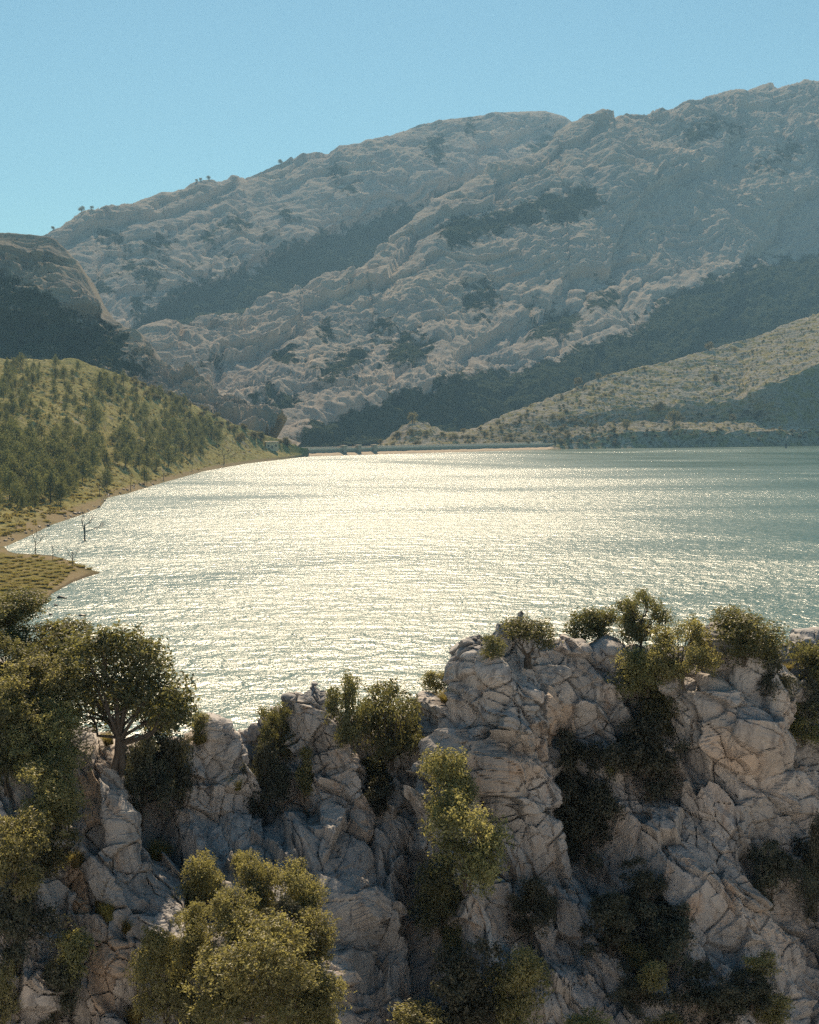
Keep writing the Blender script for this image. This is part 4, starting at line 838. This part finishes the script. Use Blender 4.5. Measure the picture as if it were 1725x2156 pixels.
pr = np.random.default_rng(77)
stand = [(-30, 945), (130, 935), (260, 915), (420, 890), (470, 925), (430, 970), (330, 995), (240, 985), (180, 1010), (120, 1075), (-30, 1088)]
upper = [(-30, 772), (150, 778), (300, 822), (420, 872), (560, 935), (470, 935), (420, 885), (260, 905), (130, 930), (-30, 940)]
pts = []
def scatter(poly, n, sep, hr, tag_):
    a = np.array(poly); k = 0; tries = 0
    while k < n and tries < 20000:
        tries += 1; x = pr.uniform(a[:, 0].min(), a[:, 0].max()); y = pr.uniform(a[:, 1].min(), a[:, 1].max())
        if poly_sd(np.array([x]), np.array([y]), poly)[0] < 0: continue
        if tag_ == 'upper' and perlin(np.array([[x / 55, y / 40, 3.3]]))[0] < -.18: continue
        if any((x - q[0]) ** 2 + ((y - q[1]) * 1.8) ** 2 < sep ** 2 for q in pts): continue
        pts.append((x, y, pr.uniform(*hr), tag_)); k += 1
scatter(stand, 155, 15, (6.5, 14.5), 'stand'); scatter(upper, 125, 16, (4.5, 11.5), 'upper')
def pine_label(x, y, tg):
    if tg == 'stand':
        if y > 1030: return 'dark pine in the front rows of the stand beside the inlet', 'pines in the front rows by the inlet'
        if x > 300: return 'dark pine at the thinning right end of the stand above the shore', 'pines at the right end of the shore stand'
        if y < 960: return 'dark pine along the upper rim of the dense shore stand', 'pines along the upper rim of the shore stand'
        return 'dark green pine in the thick of the dense shore stand', 'pines in the thick of the shore stand'
    if x > 340: return 'pine on the narrowing grass slope that runs down towards the little house', 'pines on the narrowing slope towards the house'
    if y < 850: return 'pine high on the dry grass just under the rocky hill', 'pines high under the rocky hill'
    return 'grey green pine scattered on the open grass between hilltop and dense stand', 'pines on the open middle slope'
for k, (x, y, h, tg) in enumerate(pts):
    p, ok = hit('wooded_hillside_terrain', x, y); lb, gp = pine_label(x, y, tg)
    w = h * pr.uniform(.5, .9); far_tree(PINES[k % 5], p, w, h, 'pine_tree', lb, 'tree', gp, k)
for k, (x, y, hpx, lb) in enumerate([(265, 868, 26, 'lone dark pine beside another on the open upper slope'), (200, 905, 60, 'tallest dark pine standing out of the middle slope'), (225, 1035, 50, 'dark pine standing alone by the shore bend'), (305, 1022, 40, 'dark bushy pine at the water, past the shore bend'), (210, 832, 50, 'pair topped pine high on the slope under the rocky hill'), (225, 834, 46, 'bushy pine touching the pair topped pine high on the slope')]):
    p, ok = hit('wooded_hillside_terrain', x, y); h = hpx / FPX * p[1]; far_tree(PINES[k % 5], p, h * .62, h, 'pine_tree', lb, 'tree', None, k)
# shrubs by the house and along the hill edge
for k, (x, y, w, lb) in enumerate([(505, 935, 30, 'round pale shrub left of the little house'), (535, 925, 22, 'dark round shrub on the slope edge above the little house'), (550, 928, 26, 'tall round tree just behind the little house'), (605, 941, 26, 'wide low shrub right of the little house'), (590, 936, 14, 'small dark shrub touching the house wall')]):
    p, ok = hit('wooded_hillside_terrain', x, y); W = w / FPX * p[1]; far_tree(OAKS[k % 4], p, W, W * .85, 'shrub', lb, 'shrub', None, k)
for k in range(46):
    x = pr.uniform(280, 520); y = np.interp(x, [280, 400, 520], [800, 852, 908]) + pr.uniform(-2, 26); p, ok = hit('wooded_hillside_terrain', x, y); W = pr.uniform(4, 8)
    far_tree(OAKS[k % 4], p, W, W * .8, 'shrub', 'grey green shrub along the bare upper edge of the left slope', 'shrub', 'shrubs along the upper edge of the left slope', k)
# bare trees at the shore
def bare_mesh(seed):
    r = np.random.default_rng(seed); parts = []
    def grow(p, d, L_, rad_, lev):
        q = p + d * L_; m = (p + q) / 2 + r.normal(0, .05 * L_, 3); parts.append(tube([p, m, q], [rad_, rad_ * .8, rad_ * .6], 4))
        if lev == 0: return
        for k in range(3 if lev > 1 else 4):
            e = d * .8 + r.normal(0, .42, 3); e[2] = abs(e[2]) + .12; e /= np.linalg.norm(e); grow(p + d * L_ * r.uniform(.55, 1), e, L_ * r.uniform(.5, .75), rad_ * .5, lev - 1)
    grow(np.array([0, 0, -.04]), np.array([.03, 0, 1.]),   .32, .017, 4); V_, F_ = join(parts); z = V_[:, 2].max(); V_ /= z
    return mesh_np('bare_branches', V_, F_, M_TWIG, True, {'tone': r.random(len(V_))})
BARE = [bare_mesh(500 + k) for k in range(3)]
for k, (x, y, h, sh_, lb) in enumerate([(74, 1168, 62, 'lake', 'bare tree standing in the water by the inlet'), (179, 1139, 74, 'lake', 'taller bare tree standing in the water off the shore'), (153, 1196, 50, 'shore_spit_terrain', 'bare tree near the tip of the grassy spit'), (112, 1180, 36, 'shore_spit_terrain', 'small bare tree at the back of the grassy spit'), (590 * .8, 977, 44, 'wooded_hillside_terrain', 'reddish bare tree at the far shore below the little house'), (211, 1046, 40, 'wooded_hillside_terrain', 'bare tree beside the lone shore pine'), (276, 1034, 36, 'wooded_hillside_terrain', 'leafless tree between two dark shore pines'), (345, 1012, 34, 'wooded_hillside_terrain', 'bare tree on the shore right of the dark bushy pine'), (405, 992, 30, 'wooded_hillside_terrain', 'bare tree on the shore left of the reddish one'), (35, 1120, 34, 'wooded_hillside_terrain', 'bare sapling at the left frame edge by the inlet')]):
    p = GZ(x, y) if sh_ == 'lake' else hit(sh_, x, y)[0]; H = h / FPX * p[1]
    t = link('bare_tree', BARE[k % 3], label=lb, cat='tree'); t.location = p; t.scale = (H * .95, H * .95, H); t.rotation_euler[2] = k * 1.9
    t.data = BARE[k % 3]
# tussocks on the spit and the shore strip
TUS = [tuft_mesh('tussock_mesh', 260, 40 + k, .34, M_TUSS, .03, .75) for k in range(3)]
tp = []; tries = 0
while len(tp) < 150 and tries < 20000:
    tries += 1
    if len(tp) < 105:
        x = pr.uniform(-15, 190); y = pr.uniform(1172, 1244)
        if x > 175 - (y - 1185) * 1.2 and y > 1195 or x > 20 + (y - 1166) * 8: continue
        sh_ = 'shore_spit_terrain'
    else:
        x = pr.uniform(-10, 250); y = np.interp(x, [-10, 110, 250], [1140, 1098, 1036]) - pr.uniform(2, 46); sh_ = 'wooded_hillside_terrain'
    if any((x - q[0]) ** 2 + ((y - q[1]) * 1.9) ** 2 < 120 for q in tp): continue
    tp.append((x, y)); p, ok = hit(sh_, x, y); W = pr.uniform(1.1, 2.2) * (1 if sh_[0] == 's' else 1.4)
    t = link('tussock', TUS[len(tp) % 3], cat='grass', label='rounded yellow green tussock on the flat grassy spit' if sh_[0] == 's' else 'grass tussock on the shore strip below the pine stand', group='tussocks on the grassy spit' if sh_[0] == 's' else 'tussocks along the shore strip')
    t.location = p; t.scale = (W, W, W * .62); t.rotation_euler[2] = x

# low scrub too small and too many to count: clumps of leaf faces on the two slopes
def scrub(name, sheet, polys_n, seed, mat, size, per=26):
    r = np.random.default_rng(seed); C = []; S_ = []
    for poly, n in polys_n:
        a = np.array(poly); X = r.uniform(a[:, 0].min(), a[:, 0].max(), n * 4); Y_ = r.uniform(a[:, 1].min(), a[:, 1].max(), n * 4); k = np.nonzero(poly_sd(X, Y_, poly) > 0)[0][:n]
        for i in k:
            p, ok = hit(sheet, X[i], Y_[i])
            if ok and p[2] > .8 and (size[1] < 2.5 or perlin(np.array([p / 34.]))[0] > r.uniform(-.5, .3)): C.append(p); S_.append(r.uniform(*size))
    C = np.array(C); S_ = np.array(S_); n = len(C); d = r.normal(size=(n, per, 3)); d /= np.linalg.norm(d, axis=2)[..., None]; d[..., 2] = np.abs(d[..., 2])
    Pc = C[:, None] + d * S_[:, None, None] * r.uniform(.6, 1, (n, per, 1)) * [.6, .6, .55]; Nn = (d + r.normal(0, .4, d.shape)).reshape(-1, 3); Nn /= np.linalg.norm(Nn, axis=1)[:, None]
    V_, F_ = leaves(Pc.reshape(-1, 3), Nn, 1., r, .7); cen = np.repeat(Pc.reshape(-1, 3), 4, 0); V_ = cen + (V_ - cen) * np.repeat(np.repeat(S_ * .55, per), 4)[:, None]
    me = mesh_np(name, V_, F_, mat, False, {'tone': np.repeat(np.clip(np.repeat(r.random(n), per) * .6 + r.random(n * per) * .5, 0, 1), 4)}); link(name, me, kind='stuff', label='low scrub dotted over the slope', cat='scrub')
scrub('headland_scrub', 'headland_terrain', [([(1000, 915), (1230, 815), (1500, 740), (1725, 665), (1740, 765), (1560, 835), (1440, 848), (1250, 870), (1080, 920)], 900), ([(820, 938), (870, 890), (940, 915), (1100, 890), (1250, 870), (1590, 885), (1640, 900), (1740, 900), (1740, 936), (1190, 944)], 1100)], 1, M_SCRUB, (1.2, 3.0), 22)
scrub('slope_scrub', 'wooded_hillside_terrain', [([(-20, 770), (150, 775), (400, 860), (600, 945), (440, 985), (300, 1020), (200, 1050), (60, 1125), (-20, 1140)], 1900)], 2, M_TUSS, (.7, 2.0), 20)

# individual shrubs on the headland
hp = []; tries = 0
big = [(1492, 738, 22, 'largest round tree on the headland skyline'), (1220, 812, 22, 'round pale shrub on the headland skyline left of centre'), (1262, 797, 16, 'grey shrub on the headland skyline right of the pale round one'), (1510, 805, 22, 'dark isolated shrub in the middle of the headland slope'), (1548, 742, 14, 'dark round shrub near the headland skyline beside the largest tree'), (1585, 745, 12, 'small dark shrub right of the dark round skyline shrub'), (1420, 895, 40, 'big dark tree on the bench below the small bluff'), (1385, 868, 30, 'dark tree against the small bluff'), (1320, 905, 26, 'round tree at the left foot of the bluff'), (868, 892, 30, 'round shrub crowning the knoll behind the dam'), (835, 925, 22, 'dark shrub at the left foot of the knoll behind the dam'), (1540, 888, 20, 'dark tree at the foot of the bluff in the middle of the bench'), (1600, 880, 20, 'dark round tree at the right end of the small bluff')]
for k, (x, y, w, lb) in enumerate(big):
    p, ok = hit('headland_terrain', x, y); W = w / FPX * p[1]; far_tree(OAKS[k % 4], p, W, W * .85, 'shrub', lb, 'shrub', None, k); hp.append((x, y))
zones = {'low': ([(790, 942), (870, 895), (945, 918), (1000, 908), (1080, 880), (1260, 872), (1330, 890), (1340, 940), (1190, 942), (1000, 940)], 95, (4, 11), 'round grey green shrub among many on the low neck of the headland', 'shrubs on the low neck of the headland'),
         'edge': ([(1000, 900), (1160, 838), (1300, 785), (1400, 768), (1260, 850), (1080, 900)], 45, (3, 8), 'grey green shrub on the stony left flank of the headland', 'shrubs on the stony flank of the headland'),
         'bench': ([(1340, 935), (1350, 880), (1590, 870), (1650, 905), (1740, 905), (1740, 934)], 70, (3, 8), 'dark shrub on the bench along the headland shore', 'shrubs on the bench along the headland shore'),
         'top': ([(1420, 850), (1400, 775), (1740, 670), (1740, 750), (1560, 835)], 60, (2.5, 5), 'small dark shrub dotted on the yellow grass of the headland', 'shrubs dotted on the headland grass')}
for zn, (poly, n, (lo_, hi_), lb, gp) in zones.items():
    a = np.array(poly); k = 0; tries = 0
    while k < n and tries < 6000:
        tries += 1; x = pr.uniform(a[:, 0].min(), a[:, 0].max()); y = pr.uniform(a[:, 1].min(), a[:, 1].max())
        if poly_sd(np.array([x]), np.array([y]), poly)[0] < 0 or any((x - q[0]) ** 2 + ((y - q[1]) * 1.6) ** 2 < 60 for q in hp): continue
        p, ok = hit('headland_terrain', x, y)
        if not ok or p[2] < 1: continue
        hp.append((x, y)); k += 1; W = pr.uniform(lo_, hi_); far_tree(OAKS[k % 4], p, W, W * pr.uniform(.6, .85), 'shrub', lb, 'shrub', gp, k)
# trees on the far skyline
for k, (x, w, lb) in enumerate([(178, 15, 'wide tree on the far skyline above the rocky hill'), (192, 10, 'small tree right of the wide skyline tree'), (120, 10, 'low tree in the skyline notch behind the rocky hill'), (597, 12, 'lone tree on the far skyline where the ridge steepens'), (412, 8, 'left tree of the skyline trio'), (424, 9, 'middle tree of the skyline trio'), (440, 11, 'right tree of the skyline trio')]):
    s = SHEETS['back_mountain']; j = int(round((x - s.px[0]) / (s.px[1] - s.px[0]))); i = int(np.argmin(s.pp[1][:, j])); p = s.G[i, j] - [0, 4, 2]; W = w / FPX * p[1] * 1.15
    far_tree(OAKS[k % 4], p, W, W * .75, 'tree', lb, 'tree', None, k)
print('plants', round(time.time() - T0, 1))

# ------------------------------------------------------------------ dam, house, small things at the water
pL = PT(np.array(618.), np.array(949.), np.array(1412.)); pR = PT(np.array(1215.), np.array(940.), np.array(1745.))
dv = pR - pL; Ld = float(np.hypot(dv[0], dv[1])); ang = math.atan2(dv[1], dv[0])
def px_along(x):
    lo_, hi_ = 0., Ld
    for _ in range(40):
        m = (lo_ + hi_) / 2; q = pL + dv * m / Ld
        if proj(np.array([[q[0], q[1], 7.]]))[0][0] < x: lo_ = m
        else: hi_ = m
    return lo_
dam = thing('dam', (pL[0], pL[1], 0), 'long low stone dam with parapets closing the far end of the lake', 'dam', rz=ang)
link('wall', box_mesh('dam_wall', 0, Ld, 0, 7, -4, 5.6, M_STONE, [(0, Ld, -.35, 0, 4.9, 5.6)]), dam)
link('road_deck', box_mesh('dam_deck', 0, Ld, .45, 6.5, 5.6, 5.8, M_ASPHALT), dam)
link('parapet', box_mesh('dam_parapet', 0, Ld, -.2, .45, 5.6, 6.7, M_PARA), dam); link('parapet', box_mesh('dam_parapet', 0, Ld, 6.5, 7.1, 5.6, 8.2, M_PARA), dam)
for x in (905 * .8, 943 * .8, 985 * .8):
    u = px_along(x)
    tw = link('tower', box_mesh('dam_tower', u - 2.2, u + 2.2, -2.2, 2.0, -4, 8.6, M_STONE, [(u - 1.7, u + 1.7, -1.7, 1.5, 8.6, 9.0)]), dam)
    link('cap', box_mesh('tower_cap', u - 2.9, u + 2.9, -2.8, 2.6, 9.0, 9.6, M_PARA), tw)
def wedge(u0, u1, out_, z1):
    V_ = np.array([(u0, -.3, -3), (u1, -.3, -3), (u1, -out_, -1.2), (u0, -out_, -1.2), (u0, -.3, z1), (u1, -.3, z1)], float); nu_ = 120; us = np.linspace(u0, u1, nu_); prof = [(-out_, -1.2), (-out_ * .66, z1 * .28), (-out_ * .33, z1 * .66), (-.3, z1)]
    Gw = np.array([[(u_, y_, z_) for u_ in us] for y_, z_ in prof]); Gw[..., 2] += .5 * perlin(Gw.reshape(-1, 3) / 5).reshape(Gw.shape[:2]); return mesh_np('apron', Gw.reshape(-1, 3), grid_faces(nu_, 4), M_APRON, False)
link('stone_apron', wedge(2, Ld - 2, 13, 3.4), dam)
p, ok = hit('wooded_hillside_terrain', 573, 944); hs_ = thing('stone_house', p - [0, 3, 0.4], 'small flat roofed stone house on the shore near the dam', 'house', rz=.25)
w_, d_, h_ = 5.6, 3.6, 5.6
link('wall', box_mesh('house_wall', -w_, w_, -d_, d_, -2, h_, M_PLASTER), hs_); link('roof', box_mesh('house_roof', -w_ - .6, w_ + .6, -d_ - .6, d_ + .6, h_, h_ + .7, M_ROOF, [(-w_, w_, -d_, d_, h_ + .7, h_ + 1.1)]), hs_)
link('door', box_mesh('house_door', -.7, .7, -d_ - .06, -d_ + .1, .4, 2.8, M_DOOR), hs_)
for x in (-3.4, 3.4):
    wd = link('window', box_mesh('house_window', x - .75, x + .75, -d_ - .08, -d_ + .1, 2.0, 3.8, M_DOOR), hs_); link('pane', box_mesh('house_pane', x - .55, x + .55, -d_ - .1, -d_ - .07, 2.2, 3.6, M_GLASS), wd)
def rock_mesh(seed):
    r = np.random.default_rng(seed); n = 10; u = np.linspace(0, np.pi, n); v_ = np.linspace(0, 2 * np.pi, 14, endpoint=False)
    D = np.stack([np.sin(u)[:, None] * np.cos(v_), np.sin(u)[:, None] * np.sin(v_), np.cos(u)[:, None] + 0 * v_], -1).reshape(-1, 3)
    V_ = D * (1 + .5 * perlin(D * 1.3 + seed) + .3 * perlin(D * 3 + seed))[:, None]; i = np.arange(n * 14).reshape(n, 14)
    return mesh_np('stone_mesh', V_, np.stack([i[:-1], np.roll(i, -1, 1)[:-1], np.roll(i, -1, 1)[1:], i[1:]], -1).reshape(-1, 4), M_WETROCK, True)
for k, (x, y, w, lb) in enumerate([(128, 1259, 15, 'largest dark stone at the edge of the sandy beach'), (138, 1260, 8, 'small dark stone right of the largest beach stone'), (118, 1275, 10, 'dark stone in the shallows just below the largest one'), (107, 1295, 9, 'small stone in the shallows nearest the beach bush'), (174, 1296, 18, 'flat dark stone lying alone out in the water')]):
    p = GZ(x, y); W = w / FPX * p[1] / 2; t = link('shore_stone', rock_mesh(k), label=lb, cat='stone'); t.location = p + [0, 0, .05]; t.scale = (W, W * .8, W * (.3 if k == 4 else .55)); t.rotation_euler[2] = k
SB = [rock_mesh(20 + k) for k in range(3)]
for k in range(42):
    x = pr.uniform(-5, 330); y = np.interp(x, [0, 60, 110, 170, 212, 226, 330], [1150, 1129, 1104, 1084, 1067, 1047, 1019]) - pr.uniform(.5, 9)
    p, ok = hit('wooded_hillside_terrain', x, y); W = pr.uniform(.3, .95); t = link('bank_stone', SB[k % 3], label='small stone lying on the bare bank of the left shore', cat='stone', group='stones along the left bank'); t.location = p + [0, 0, .1]; t.scale = (W, W * .8, W * .6); t.rotation_euler[2] = k
p = GZ(1655, 944); st_ = link('mooring_post', mesh_np('post', *join([tube([(0, 0, -1), (0, 0, 2), (.2, 0, 4.6)], [1.3, 1.0, .7], 8), tube([(0, 0, 4.2), (0, 0, 5.2)], [1.5, 1.3], 8)]), M_WETROCK), label='short dark post standing in the water off the headland', cat='post'); st_.location = p

# ------------------------------------------------------------------ air
m, N, L, out = new_mat('haze_air'); v = N('ShaderNodeVolumePrincipled'); v.inputs['Color'].default_value = (.36, .68, 1, 1)
v.inputs['Density'].default_value = .000075; v.inputs['Anisotropy'].default_value = .1; L(v.outputs[0], out.inputs['Volume'])
link('haze', box_mesh('haze', -4200, 4200, -300, 7000, -8, 1500, m), kind='stuff')
print('done', round(time.time() - T0, 1), len(bpy.data.objects), sum(len(x.polygons) for x in bpy.data.meshes))
